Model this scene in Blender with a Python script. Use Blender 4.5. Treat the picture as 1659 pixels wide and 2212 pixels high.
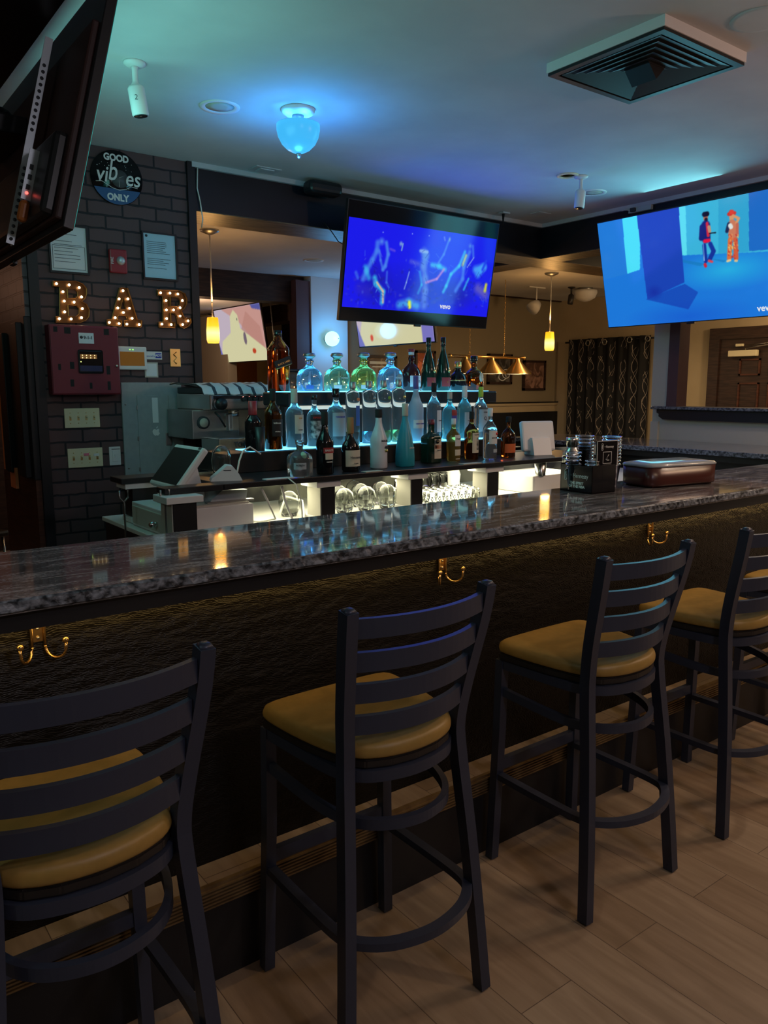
import bpy, bmesh, math, random
import numpy as np
from mathutils import Vector, Matrix
random.seed(7)
PI = math.pi
for o in list(bpy.data.objects): bpy.data.objects.remove(o)
C = bpy.context.scene.collection

# ------------------------------------------------------------------ camera
W, H, F = 1659, 2212, 1706.6
YAW, PITCH, ROLL = math.radians(53.061), math.radians(-8.956), math.radians(-0.087)
CP = Vector((0, 0, 1.55))
fw = Vector((math.cos(YAW)*math.cos(PITCH), math.sin(YAW)*math.cos(PITCH), math.sin(PITCH)))
_r = Vector((math.sin(YAW), -math.cos(YAW), 0)); _u = _r.cross(fw)
rt = _r*math.cos(ROLL) + _u*math.sin(ROLL); up = -_r*math.sin(ROLL) + _u*math.cos(ROLL)
cam = bpy.data.cameras.new('camera'); camo = bpy.data.objects.new('camera', cam); C.objects.link(camo)
cam.sensor_fit = 'VERTICAL'; cam.sensor_height = 36; cam.lens = 36*F/H; cam.clip_start = .05
camo.matrix_world = Matrix(((rt.x, up.x, -fw.x, CP.x), (rt.y, up.y, -fw.y, CP.y), (rt.z, up.z, -fw.z, CP.z), (0, 0, 0, 1)))
bpy.context.scene.camera = camo
def ray(px, py): return fw + rt*((px-W/2)/F) - up*((py-H/2)/F)
def atz(px, py, z): d = ray(px, py); return CP + d*((z-CP.z)/d.z)
def aty(px, py, y): d = ray(px, py); return CP + d*(y/d.y)
def atx(px, py, x): d = ray(px, py); return CP + d*(x/d.x)

# ------------------------------------------------------------------ world, exposure, lights
sc = bpy.context.scene
sc.view_settings.view_transform = 'Standard'; sc.view_settings.look = 'None'
sc.view_settings.exposure = 0.0; sc.view_settings.gamma = 1.0; sc.view_settings.use_curve_mapping = False
w = bpy.data.worlds.new('world'); sc.world = w; w.use_nodes = True
w.node_tree.nodes['Background'].inputs[0].default_value = (.5, .6, .8, 1)
w.node_tree.nodes['Background'].inputs[1].default_value = .01
def light(kind, name, loc, col, watt, size=.1, rot=None, sy=None, spot=None):
    l = bpy.data.lights.new(name, kind); l.color = col; l.energy = watt
    if kind == 'AREA':
        l.size = size
        if sy: l.shape = 'RECTANGLE'; l.size_y = sy
    else: l.shadow_soft_size = size
    if spot: l.spot_size = math.radians(spot); l.spot_blend = .6
    o = bpy.data.objects.new(name, l); C.objects.link(o); o.location = loc
    if rot: o.rotation_euler = rot
    return o
WARM = (1, .62, .32); BLUE = (.12, .42, 1); TEAL = (.25, .8, .8)
# room lamps behind and beside the camera (cans, a warm lamp and added fill lights outside the frame)
light('SPOT', 'ceiling_spot', (2.6, -.6, 2.88), (1, .7, .45), 52, .08, None, None, 150)
light('SPOT', 'ceiling_spot', (5.2, .4, 2.88), (1, .68, .4), 60, .08, None, None, 150)
light('SPOT', 'ceiling_spot', (4.5, 1.0, 2.9), (1, .76, .55), 62, .08, None, None, 140)  # added to brighten the grey half wall, no can there
light('SPOT', 'ceiling_spot', (-.3, -.4, 2.88), (.95, .75, .7), 22, .08, None, None, 150)
light('POINT', 'room_light', (4.3, .5, 2.45), (1, .6, .42), 34, .12)
light('POINT', 'room_light', (1.2, -1.3, 2.5), (.82, .76, .84), 42, .12)  # added fill for the ceiling and brick, no globe there
light('POINT', 'room_light', (-1.4, 1.2, 2.5), (.6, .85, .8), 14, .12)  # added teal fill for the ceiling, no globe there
# back rooms
light('POINT', 'dining_light', (8.0, 3.6, 2.35), (1, .68, .36), 46, .12)
light('SPOT', 'far_wall_fill', (7.2, 5.4, 2.7), (1, .72, .42), 50, .1, None, None, 150)  # added fill for the far wall and curtain, no fixture
light('POINT', 'rear_room_light', (4.6, 10.5, 2.3), (1, .6, .34), 20, .15)
light('POINT', 'rear_room_light', (2.2, 7.0, 2.3), (1, .55, .3), 4, .15)
light('POINT', 'side_room_light', (.4, 6.6, 2.3), (1, .5, .3), 3, .15)

# ------------------------------------------------------------------ helpers
def mat(name, col, rough=.5, metal=0, emis=None, es=1, trans=0, ior=1.45, coat=0, spec=.5, alpha=1):
    m = bpy.data.materials.new(name); m.use_nodes = True; b = m.node_tree.nodes['Principled BSDF']
    b.inputs['Base Color'].default_value = (*col, 1); b.inputs['Roughness'].default_value = rough
    b.inputs['Metallic'].default_value = metal; b.inputs['Transmission Weight'].default_value = trans
    b.inputs['IOR'].default_value = ior; b.inputs['Coat Weight'].default_value = coat
    b.inputs['Specular IOR Level'].default_value = spec; b.inputs['Alpha'].default_value = alpha
    if emis: b.inputs['Emission Color'].default_value = (*emis, 1); b.inputs['Emission Strength'].default_value = es
    return m
def nodes(m): return m.node_tree.nodes, m.node_tree.links, m.node_tree.nodes['Principled BSDF']
def noisy(m, c1, c2, scale=8, detail=6, stretch=(1, 1, 1), bump=0, bdist=.01, dist=0, lo=.35, hi=.65, rot=(0, 0, 0), rough=None):
    n, l, b = nodes(m)
    tc = n.new('ShaderNodeTexCoord'); mp = n.new('ShaderNodeMapping'); mp.inputs['Scale'].default_value = stretch
    mp.inputs['Rotation'].default_value = rot
    nz = n.new('ShaderNodeTexNoise'); nz.inputs['Scale'].default_value = scale; nz.inputs['Detail'].default_value = detail
    nz.inputs['Distortion'].default_value = dist
    cr = n.new('ShaderNodeValToRGB'); cr.color_ramp.elements[0].position = lo; cr.color_ramp.elements[1].position = hi
    cr.color_ramp.elements[0].color = (*c1, 1); cr.color_ramp.elements[1].color = (*c2, 1)
    l.new(tc.outputs['Object'], mp.inputs[0]); l.new(mp.outputs[0], nz.inputs['Vector']); l.new(nz.outputs[0], cr.inputs[0]); l.new(cr.outputs[0], b.inputs['Base Color'])
    if bump:
        bp = n.new('ShaderNodeBump'); bp.inputs['Strength'].default_value = bump; bp.inputs['Distance'].default_value = bdist
        l.new(nz.outputs[0], bp.inputs['Height']); l.new(bp.outputs[0], b.inputs['Normal'])
    return m
def brick(name, c1, c2, mortar, rough=.7, emis=0):
    m = mat(name, c1, rough); n, l, b = nodes(m)
    tc = n.new('ShaderNodeTexCoord'); sx = n.new('ShaderNodeSeparateXYZ'); ad = n.new('ShaderNodeMath'); ad.operation = 'ADD'
    cb = n.new('ShaderNodeCombineXYZ'); br = n.new('ShaderNodeTexBrick')
    l.new(tc.outputs['Object'], sx.inputs[0]); l.new(sx.outputs[0], ad.inputs[0]); l.new(sx.outputs[1], ad.inputs[1])
    nz = n.new('ShaderNodeTexNoise'); nz.inputs['Scale'].default_value = 14; l.new(tc.outputs['Object'], nz.inputs['Vector'])
    mx = n.new('ShaderNodeMath'); mx.operation = 'MULTIPLY_ADD'; mx.inputs[1].default_value = .016; l.new(nz.outputs[0], mx.inputs[0]); l.new(sx.outputs[2], mx.inputs[2])
    l.new(ad.outputs[0], cb.inputs[0]); l.new(mx.outputs[0], cb.inputs[1]); l.new(cb.outputs[0], br.inputs['Vector'])
    br.inputs['Scale'].default_value = 1; br.inputs['Brick Width'].default_value = .205; br.inputs['Row Height'].default_value = .0775
    br.inputs['Mortar Size'].default_value = .0062; br.inputs['Mortar Smooth'].default_value = .2
    br.inputs['Color1'].default_value = (*c1, 1); br.inputs['Color2'].default_value = (*c2, 1); br.inputs['Mortar'].default_value = (*mortar, 1)
    l.new(br.outputs[0], b.inputs['Base Color'])
    bp = n.new('ShaderNodeBump'); bp.inputs['Strength'].default_value = .6; bp.inputs['Distance'].default_value = .006; bp.invert = True
    l.new(br.outputs['Fac'], bp.inputs['Height']); l.new(bp.outputs[0], b.inputs['Normal'])
    return m
M = {}
M['ceiling'] = noisy(mat('ceiling_paint', (.6, .6, .6), .9), (.56, .56, .57), (.62, .62, .62), 3)
M['black'] = mat('black_paint', (.008, .009, .012), .45)
M['blackmat'] = mat('black_matte', (.012, .012, .012), .8)
M['gloss'] = mat('black_gloss', (.008, .008, .01), .12)
M['plastic'] = mat('black_plastic', (.015, .015, .017), .35)
M['white'] = mat('white_plastic', (.72, .72, .74), .35)
M['whitepaint'] = mat('white_paint', (.7, .7, .7), .5)
M['cream'] = mat('cream_plastic', (.75, .68, .45), .4)
M['trimwhite'] = mat('trim_paint', (.5, .52, .55), .6)
M['tan'] = noisy(mat('tan_wall', (.4, .3, .17), .85), (.42, .33, .2), (.47, .37, .23), 2)
M['dimtan'] = mat('khaki_wall', (.26, .21, .13), .85)
M['orangewall'] = mat('terracotta_wall', (.3, .11, .035), .85)
M['bluewall'] = mat('pale_wall', (.55, .6, .62), .8)
M['mauve'] = mat('mauve_paint', (.1, .05, .055), .7)
M['pony'] = mat('grey_wall', (.5, .48, .42), .8)
M['wood'] = noisy(mat('brown_wood', (.07, .02, .01), .5), (.05, .014, .007), (.1, .03, .015), 6, 6, (1, 1, 12))
M['darkwood'] = noisy(mat('dark_wood', (.03, .015, .01), .5), (.02, .01, .008), (.05, .025, .018), 6, 6, (1, 1, 10))
M['beam'] = noisy(mat('beam_under', (.12, .08, .05), .4), (.04, .028, .018), (.26, .18, .11), 5, 8, (1, 20, 8), .4, .004)
M['beamface'] = mat('beam_face', (.006, .008, .014), .4)
M['brick'] = brick('painted_brick', (.11, .06, .062), (.085, .05, .052), (.014, .013, .018))
M['brickside'] = brick('painted_brick_side', (.11, .1, .11), (.08, .075, .085), (.012, .012, .015), .45)
M['stool'] = mat('stool_metal', (.034, .042, .072), .4, .3)
M['seat'] = noisy(mat('mustard_vinyl', (.3, .18, .045), .45), (.25, .16, .04), (.3, .185, .048), 40, 4, (1, 1, 1), .12, .002)
M['seatunder'] = mat('seat_base', (.012, .01, .01), .5)
M['steel'] = mat('brushed_steel', (.6, .6, .58), .25, 1)
M['steelm'] = mat('satin_steel', (.4, .4, .4), .4, 1)
M['brass'] = mat('brass', (.75, .5, .2), .28, 1)
M['galv'] = mat('galvanised_steel', (.55, .6, .65), .45, .6)
M['red'] = mat('red_enamel', (.28, .02, .03), .4)
M['darkred'] = mat('maroon_enamel', (.16, .015, .03), .4)
M['grey'] = noisy(mat('grey_enamel', (.28, .32, .33), .45), (.27, .31, .32), (.3, .34, .35), 30)
M['paper'] = mat('paper', (.7, .72, .74), .8)
M['ink'] = mat('ink', (.05, .05, .06), .8)
M['glass'] = mat('clear_glass', (1, 1, 1), .02, trans=1, ior=1.45)
M['thin'] = mat('tumbler_glass', (.98, 1, .98), .03, trans=1, ior=1.3)
M['pg'] = mat('plastic_cup', (.95, .97, 1), .06, trans=1, ior=1.2)
M['cooler'] = mat('cooler_shell', (.05, .012, .01), .3)
M['white_led'] = mat('warm_white_led', (1, 1, 1), .5, emis=(1, .93, .62), es=6)
M['cyan_led'] = mat('cyan_led', (.2, .5, .6), .4, emis=(.12, .62, 1), es=3.2)
M['panelwhite'] = mat('lit_acrylic', (.75, .75, .7), .3)
M['orange'] = mat('orange_sticker', (.8, .25, .1), .6)
M['blue'] = mat('blue_ink', (.02, .05, .4), .5)
M['whiteink'] = mat('white_ink', (.75, .75, .72), .6)
M['redink'] = mat('red_ink', (.6, .03, .02), .6)
M['gold'] = mat('gold_foil', (.8, .55, .2), .3, .9)
M['cable'] = mat('white_cable', (.75, .75, .7), .5)
M['bcable'] = mat('black_cable', (.01, .01, .01), .5)
M['rubber'] = mat('rubber', (.01, .01, .01), .8)
# granite: streaked grey stone with a polished face
g = mat('granite', (.2, .2, .22), .06, coat=.3); n, l, b = nodes(g)
tc = n.new('ShaderNodeTexCoord'); mp = n.new('ShaderNodeMapping'); mp.inputs['Scale'].default_value = (1, 5, 5); mp.inputs['Rotation'].default_value = (0, 0, .12)
nz = n.new('ShaderNodeTexNoise'); nz.inputs['Scale'].default_value = 5; nz.inputs['Detail'].default_value = 12; nz.inputs['Roughness'].default_value = .68; nz.inputs['Distortion'].default_value = .9
n2 = n.new('ShaderNodeTexNoise'); n2.inputs['Scale'].default_value = 120; n2.inputs['Detail'].default_value = 4
ad = n.new('ShaderNodeMath'); ad.operation = 'MULTIPLY_ADD'; ad.inputs[1].default_value = .35
cr = n.new('ShaderNodeValToRGB'); e = cr.color_ramp.elements; e[0].position = .5; e[0].color = (.045, .042, .045, 1); e[1].position = .86; e[1].color = (.5, .47, .47, 1)
x = e.new(.68); x.color = (.15, .14, .145, 1)
l.new(tc.outputs['Object'], mp.inputs[0]); l.new(mp.outputs[0], nz.inputs['Vector']); l.new(tc.outputs['Object'], n2.inputs['Vector'])
l.new(n2.outputs[0], ad.inputs[0]); l.new(nz.outputs[0], ad.inputs[2]); l.new(ad.outputs[0], cr.inputs[0]); l.new(cr.outputs[0], b.inputs['Base Color'])
M['granite'] = g
# rough granite edge
g = mat('granite_edge', (.2, .2, .22), .35); M['gedge'] = noisy(g, (.016, .02, .026), (.22, .25, .3), 55, 10, (1, 1, 1.4), .8, .004, .2, .38, .66, (0, .5, 0))
# bar face: black paint over swirled grain
g = mat('bar_face', (.005, .0045, .004), .36, spec=.28); n, l, b = nodes(g)
tc = n.new('ShaderNodeTexCoord'); wv = n.new('ShaderNodeTexWave'); wv.wave_type = 'RINGS'; wv.rings_direction = 'SPHERICAL'
mp = n.new('ShaderNodeMapping'); mp.inputs['Scale'].default_value = (1.2, 1, 3.2); wv.inputs['Scale'].default_value = 26; wv.inputs['Distortion'].default_value = 22; wv.inputs['Detail'].default_value = 4; wv.inputs['Detail Scale'].default_value = .55
nz = n.new('ShaderNodeTexNoise'); nz.inputs['Scale'].default_value = 38; nz.inputs['Detail'].default_value = 8
ad = n.new('ShaderNodeMath'); ad.operation = 'MULTIPLY_ADD'; ad.inputs[1].default_value = 3
bp = n.new('ShaderNodeBump'); bp.inputs['Strength'].default_value = .42; bp.inputs['Distance'].default_value = .0022
l.new(tc.outputs['Object'], mp.inputs[0]); l.new(mp.outputs[0], wv.inputs['Vector']); l.new(tc.outputs['Object'], nz.inputs['Vector'])
l.new(nz.outputs[0], ad.inputs[0]); l.new(wv.outputs['Fac'], ad.inputs[2]); l.new(ad.outputs[0], bp.inputs['Height']); l.new(bp.outputs[0], b.inputs['Normal'])
M['barface'] = g
# plank floor
g = mat('plank_floor', (.3, .22, .15), .38); n, l, b = nodes(g)
tc = n.new('ShaderNodeTexCoord'); br = n.new('ShaderNodeTexBrick'); br.inputs['Scale'].default_value = 1; br.inputs['Brick Width'].default_value = 1.2; br.inputs['Row Height'].default_value = .19
br.inputs['Mortar Size'].default_value = .0012; br.inputs['Color1'].default_value = (.33, .255, .18, 1); br.inputs['Color2'].default_value = (.25, .18, .12, 1); br.inputs['Mortar'].default_value = (.1, .07, .05, 1)
mp0 = n.new('ShaderNodeMapping'); mp0.inputs['Rotation'].default_value = (0, 0, PI/2)
mp = n.new('ShaderNodeMapping'); mp.inputs['Scale'].default_value = (9, 1, 1)
nz = n.new('ShaderNodeTexNoise'); nz.inputs['Scale'].default_value = 3; nz.inputs['Detail'].default_value = 9; nz.inputs['Distortion'].default_value = .6
mx = n.new('ShaderNodeMixRGB'); mx.blend_type = 'MULTIPLY'; mx.inputs[0].default_value = .55
cr = n.new('ShaderNodeValToRGB'); cr.color_ramp.elements[0].position = .35; cr.color_ramp.elements[0].color = (.5, .45, .4, 1); cr.color_ramp.elements[1].position = .7; cr.color_ramp.elements[1].color = (1, 1, 1, 1)
l.new(tc.outputs['Object'], mp0.inputs[0]); l.new(mp0.outputs[0], br.inputs['Vector']); l.new(tc.outputs['Object'], mp.inputs[0]); l.new(mp.outputs[0], nz.inputs['Vector'])
l.new(nz.outputs[0], cr.inputs[0]); l.new(br.outputs[0], mx.inputs[1]); l.new(cr.outputs[0], mx.inputs[2]); l.new(mx.outputs[0], b.inputs['Base Color'])
M['floor'] = g
# brushed amber glass for pendants
M['amber'] = mat('amber_glass', (.8, .35, .03), .3, emis=(1, .42, .03), es=1); n, l, b = nodes(M['amber'])
tc = n.new('ShaderNodeTexCoord'); sx = n.new('ShaderNodeSeparateXYZ'); cr = n.new('ShaderNodeValToRGB'); ml = n.new('ShaderNodeMath'); ml.operation = 'MULTIPLY'; ml.inputs[1].default_value = 5
e = cr.color_ramp.elements; e[0].position = .0; e[0].color = (1, .5, .05, 1); e[1].position = 1; e[1].color = (1, .33, .005, 1); x = e.new(.38); x.color = (1, .86, .34, 1); x = e.new(.65); x.color = (1, .5, .02, 1)
l.new(tc.outputs['Object'], sx.inputs[0]); l.new(sx.outputs[2], ml.inputs[0]); l.new(ml.outputs[0], cr.inputs[0]); l.new(cr.outputs[0], b.inputs['Emission Color']); b.inputs['Emission Strength'].default_value = 1.5
M['ambercore'] = mat('amber_hot', (.8, .5, .1), .3, emis=(1, .72, .22), es=9)

def emit(name, col, s=1): return mat(name, (.02, .02, .02), .3, emis=col, es=s)

class B:
    """collects shapes into ONE mesh"""
    def __init__(s): s.bm = bmesh.new()
    def box(s, x0, x1, y0, y1, z0, z1, bev=0, mx=None, seg=2):
        t = bmesh.new(); bmesh.ops.create_cube(t, size=1)
        for v in t.verts: v.co = Vector(((x0+x1)/2+v.co.x*(x1-x0), (y0+y1)/2+v.co.y*(y1-y0), (z0+z1)/2+v.co.z*(z1-z0)))
        if bev: bmesh.ops.bevel(t, geom=t.edges[:], offset=bev, segments=seg, affect='EDGES', profile=.5)
        return s._in(t, mx)
    def _in(s, t, mx=None):
        if mx is not None: t.transform(mx)
        me = bpy.data.meshes.new('t'); t.to_mesh(me); t.free(); s.bm.from_mesh(me); bpy.data.meshes.remove(me); return s
    def loft(s, prof, n=24, p=2.0, sx=1, sy=1, a0=None, a1=None, cap=True, mx=None, c=(0, 0)):
        """rings of a superellipse of exponent p; prof = [(r, z), ...]"""
        t = bmesh.new(); rings = []
        closed = a0 is None
        for r, z in prof:
            ring = []
            for i in range(n if closed else n+1):
                a = 2*PI*i/n if closed else a0+(a1-a0)*i/n
                ca, sa = math.cos(a), math.sin(a); k = (abs(ca)**p+abs(sa)**p)**(-1/p)
                ring.append(t.verts.new((c[0]+r*k*ca*sx, c[1]+r*k*sa*sy, z)))
            rings.append(ring)
        m = len(rings[0])
        for a, b2 in zip(rings, rings[1:]):
            for i in range(m if closed else m-1): t.faces.new((a[i], a[(i+1) % m], b2[(i+1) % m], b2[i]))
        if cap and closed: t.faces.new(rings[0][::-1]); t.faces.new(rings[-1])
        for f in t.faces: f.smooth = True
        return s._in(t, mx)
    def cyl(s, a, b, r, n=16, r2=None):
        a = Vector(a); b = Vector(b); d = b-a; q = d.to_track_quat('Z', 'Y').to_matrix().to_4x4()
        return s.loft([(r, 0), (r if r2 is None else r2, d.length)], n, mx=Matrix.Translation(a) @ q)
    def tube(s, pts, r, n=8, closed=False, rect=None):
        """round tube, or rect=(w,h) bar with h kept vertical"""
        t = bmesh.new(); P = [Vector(p) for p in pts]; N = len(P); rings = []
        for i in range(N):
            a = P[(i-1) % N] if (closed or i > 0) else P[i]; b2 = P[(i+1) % N] if (closed or i < N-1) else P[i]
            d = (b2-a).normalized(); ref = Vector((0, 0, 1)) if abs(d.z) < .95 else Vector((1, 0, 0)) if not rect else Vector((0, 1, 0))
            x = d.cross(ref).normalized(); y = x.cross(d).normalized()
            if rect: co = [(-rect[0]/2, -rect[1]/2), (rect[0]/2, -rect[1]/2), (rect[0]/2, rect[1]/2), (-rect[0]/2, rect[1]/2)]
            else: co = [(r*math.cos(2*PI*k/n), r*math.sin(2*PI*k/n)) for k in range(n)]
            rings.append([t.verts.new(P[i]+x*u+y*v) for u, v in co])
        m = len(rings[0])
        for i in range(N if closed else N-1):
            a, b2 = rings[i], rings[(i+1) % N]
            for k in range(m): t.faces.new((a[k], a[(k+1) % m], b2[(k+1) % m], b2[k]))
        if not closed: t.faces.new(rings[0][::-1]); t.faces.new(rings[-1])
        bmesh.ops.recalc_face_normals(t, faces=t.faces[:])
        if not rect:
            for f in t.faces: f.smooth = True
        return s._in(t)
    def ball(s, c, r, sz=1, seg=14):
        t = bmesh.new(); bmesh.ops.create_uvsphere(t, u_segments=seg, v_segments=max(6, seg//2+1), radius=r)
        for v in t.verts: v.co = Vector((c[0]+v.co.x, c[1]+v.co.y, c[2]+v.co.z*sz))
        for f in t.faces: f.smooth = True
        return s._in(t)
    def prism(s, poly, d0, d1, plane='xz', bev=0):
        """polygon extruded along the third axis"""
        t = bmesh.new()
        def co(p, d): return (p[0], d, p[1]) if plane == 'xz' else (d, p[0], p[1]) if plane == 'yz' else (p[0], p[1], d)
        a = [t.verts.new(co(p, d0)) for p in poly]; b2 = [t.verts.new(co(p, d1)) for p in poly]; m = len(poly)
        t.faces.new(a); t.faces.new(b2[::-1])
        for i in range(m): t.faces.new((a[i], b2[i], b2[(i+1) % m], a[(i+1) % m]))
        bmesh.ops.recalc_face_normals(t, faces=t.faces[:])
        if bev: bmesh.ops.bevel(t, geom=t.edges[:], offset=bev, segments=2, affect='EDGES')
        return s._in(t)
    def quad(s, *pts):
        s.bm.faces.new([s.bm.verts.new(p) for p in pts]); return s
    def build(s, name, m, parent=None, loc=None, rot=None):
        me = bpy.data.meshes.new(name); s.bm.to_mesh(me); s.bm.free(); me.materials.append(M[m] if isinstance(m, str) else m)
        o = bpy.data.objects.new(name, me); C.objects.link(o)
        if parent: o.parent = parent
        if loc is not None: o.location = loc
        if rot is not None: o.rotation_euler = rot
        return o
def tag(o, label, cat, group=None):
    o['label'] = label; o['category'] = cat
    if group: o['group'] = group
    return o
def root(name, label, cat, loc=(0, 0, 0), rz=0, group=None, rot=None):
    o = bpy.data.objects.new(name, None); C.objects.link(o); o.location = loc; o.rotation_euler = rot or (0, 0, rz); o.empty_display_size = .1
    return tag(o, label, cat, group)
def struct(name, b, m): o = b.build(name, m); o['kind'] = 'structure'; return o
def dup(o, parent=None):
    c = o.copy(); C.objects.link(c); c.parent = parent
    for ch in list(o.children): dup(ch, c)
    return c
def text(s, size, m, parent, loc, rot=(PI/2, 0, 0), name='lettering', wrap=0, ext=.0004, sx=1, shear=0, bold=0, rel=None, align='CENTER'):
    cu = bpy.data.curves.new('t', 'FONT'); cu.body = s; cu.size = size; cu.align_x = align; cu.align_y = 'CENTER'; cu.extrude = ext; cu.shear = shear; cu.offset = bold
    cu.resolution_u = 3
    t = bpy.data.objects.new('t', cu); C.objects.link(t); dg = bpy.context.evaluated_depsgraph_get()
    me = bpy.data.meshes.new_from_object(t.evaluated_get(dg)); bpy.data.objects.remove(t); me.materials.clear(); me.materials.append(M[m] if isinstance(m, str) else m)
    R = Matrix.Rotation(rot[2], 4, 'Z') @ Matrix.Rotation(rot[1], 4, 'Y') @ Matrix.Rotation(rot[0], 4, 'X')
    for v in me.vertices:
        x, y, z = v.co.x*sx, v.co.y, v.co.z
        if wrap:   # bend round a bottle of radius wrap, facing -Y; loc = (angle offset, 0, height)
            a = x/wrap + loc[0]; r = wrap+.0012+z; v.co = Vector((r*math.sin(a), -r*math.cos(a), y+loc[2]))
        else: v.co = R @ Vector((x, y, z)) + Vector(loc)
    o = bpy.data.objects.new(name, me); C.objects.link(o)
    if parent: o.parent = parent
    return o
def smooth(P, k=6, closed=False):
    P = [Vector(p) for p in P]; N = len(P); out = []
    for i in range(N if closed else N-1):
        a, b, c, d = [P[(i+j) % N] if closed else P[min(max(i+j, 0), N-1)] for j in (-1, 0, 1, 2)]
        for s in range(k):
            u = s/k; out.append(.5*(2*b+(c-a)*u+(2*a-5*b+4*c-d)*u*u+(3*b-a-3*c+d)*u**3))
    if not closed: out.append(P[-1])
    return out
def arc(cx, cz, r, a0, a1, n=8, ry=None):
    ry = ry or r
    return [(cx+r*math.cos(math.radians(a0+(a1-a0)*i/n)), cz+ry*math.sin(math.radians(a0+(a1-a0)*i/n))) for i in range(n+1)]
# ------------------------------------------------------------------ the setting
CZ, CZ2 = 2.93, 2.75
struct('floor', B().box(-4, 12, -4.5, 15, -.1, 0), 'floor')
struct('ceiling', B().box(-4, 5.35, -4.5, 4.86, CZ, CZ+.1), 'ceiling')
struct('ceiling_rear', B().box(-4, 12, 4.86, 15, CZ2, CZ2+.3).box(5.36, 12, -4.5, 4.86, CZ2, CZ2+.3), M['ceiling'])
struct('wall_front', B().box(-4, 12, -4.6, -4.5, 0, 3), 'tan')
struct('wall_left', B().box(-4.1, -4, -4.5, 15, 0, 3), 'tan')
struct('wall_right', B().box(8.9, 9.0, -4.5, 7.7, 0, 3), 'tan')
struct('wall_back', B().box(5.2, 9.0, 7.7, 7.85, 0, 3), 'dimtan')
struct('wall_back_pale', B().box(4.72, 5.2, 7.6, 7.85, 0, 3), 'bluewall')
struct('wall_rear_room', B().box(-4, 12, 13.0, 13.1, 0, 3), 'orangewall')
struct('wall_side_room', B().box(-4, 1.62, 8.2, 8.3, 1.35, 3), 'orangewall')
struct('wainscot_side', B().box(-4, 1.62, 8.18, 8.3, 0, 1.35), 'darkwood')
# brick column wall
struct('wall_brick', B().box(1.16, 2.15, 4.85, 5.7, 0, CZ-.001), 'brick')
struct('trim_1', B().box(1.155, 1.21, 4.835, 4.86, 0, 2.93).box(2.12, 2.17, 4.83, 5.7, 0, 2.93), 'black')
struct('trim_2', B().box(1.13, 1.161, 4.86, 5.7, 1.95, 2.9), 'brickside')
struct('trim_3', B().box(1.12, 1.161, 4.86, 5.62, 1.02, 1.95, .004).box(1.09, 1.125, 4.93, 5.05, 1.03, 1.92, .004).box(1.09, 1.125, 5.3, 5.42, 1.03, 1.88, .004), 'black')
struct('trim_4', B().box(1.125, 1.161, 4.86, 5.7, 0, 1.02), 'wood')
tag(B().box(1.105, 1.122, 5.28, 5.42, .93, 1.06).build('sticker', 'orange'), 'small orange notice stuck to the brown side of the brick wall', 'sticker')
# low wall behind the bar with a worktop, and the beams
struct('wall_low', B().box(2.15, 5.6, 4.93, 5.1, 0, 1.02), 'black')
struct('beam_rear', B().box(2.16, 8.9, 4.85, 5.22, 2.65, CZ), 'beamface')
struct('beam_rear_soffit', B().box(2.16, 8.9, 4.852, 5.218, 2.645, 2.6505), 'beam')
struct('beam_right', B().box(5.35, 5.62, -4.5, 7.7, 2.651, CZ-.001), 'beamface')
struct('beam_right_soffit', B().box(5.352, 5.618, -4.5, 7.7, 2.646, 2.652), 'beam')
struct('beam_left', B().box(-.2, .75, -2, 4.85, 2.645, CZ-.002), 'beamface')
struct('trim_ceiling', B().box(2.15, 5.35, 4.825, 4.852, CZ-.03, CZ).box(5.325, 5.352, -1, 4.85, CZ-.03, CZ), 'trimwhite')
struct('beam_deep', B().box(2.0, 4.7, 7.72, 7.95, 2.47, CZ2), 'darkwood')
struct('beam_deep_cross', B().box(5.9, 6.2, 7.95, 12.9, 2.5, CZ2), 'darkwood')
struct('post_rear', B().box(4.56, 4.72, 7.62, 7.8, 0, 2.7).box(4.53, 4.58, 7.6, 7.7, 0, 2.7), 'mauve')
struct('wall_rear_partition', B().box(5.6, 5.75, 11.5, 13, 0, 2.7).box(6.9, 7.2, 12.6, 13, 0, 2.7), 'pony')
struct('wall_rear_dark', B().box(4.6, 8.8, 12.94, 12.99, 2.12, 2.75), 'darkwood')
# chair rail and dark dado of the far wall
struct('trim_rail', B().box(5.2, 8.9, 7.67, 7.7, 1.30, 1.33).box(5.2, 8.9, 7.69, 7.7, 1.21, 1.30), 'tan')
struct('trim_rail_line', B().box(5.2, 8.9, 7.66, 7.68, 1.335, 1.35), 'black')
struct('wainscot_back', B().box(5.2, 8.9, 7.67, 7.7, 0, 1.21), 'black')
struct('cornice_back', B().box(5.2, 8.9, 7.66, 7.7, 2.735, 2.75), 'darkwood')
# half wall on the right with posts
struct('wall_pony', B().box(5.74, 5.88, -1, 3.93, 0, 1.37), 'pony')
struct('wall_pony_post', B().box(5.74, 5.88, 3.8, 3.95, 1.37, 2.65), 'pony')
struct('trim_pony', B().box(5.715, 5.745, 3.86, 3.93, .5, 1.27), 'pony')
struct('post_mauve', B().box(5.73, 5.87, 3.71, 3.802, 1.37, 2.65), 'mauve')
o = B().box(5.66, 5.93, -1, 3.9, 1.372, 1.395, .004).build('granite_ledge', 'gedge'); tag(o, 'narrow granite ledge capping the grey half wall at the right', 'ledge')
o = B().prism([(3.86, 1.371), (3.86, 1.345), (3.84, 1.335), (3.84, 1.315), (3.80, 1.29), (-1, 1.29), (-1, 1.371)], 5.69, 5.739, 'yz').build('shelf_apron', 'black'); tag(o, 'black moulded apron board under the granite ledge of the half wall', 'apron')

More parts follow.
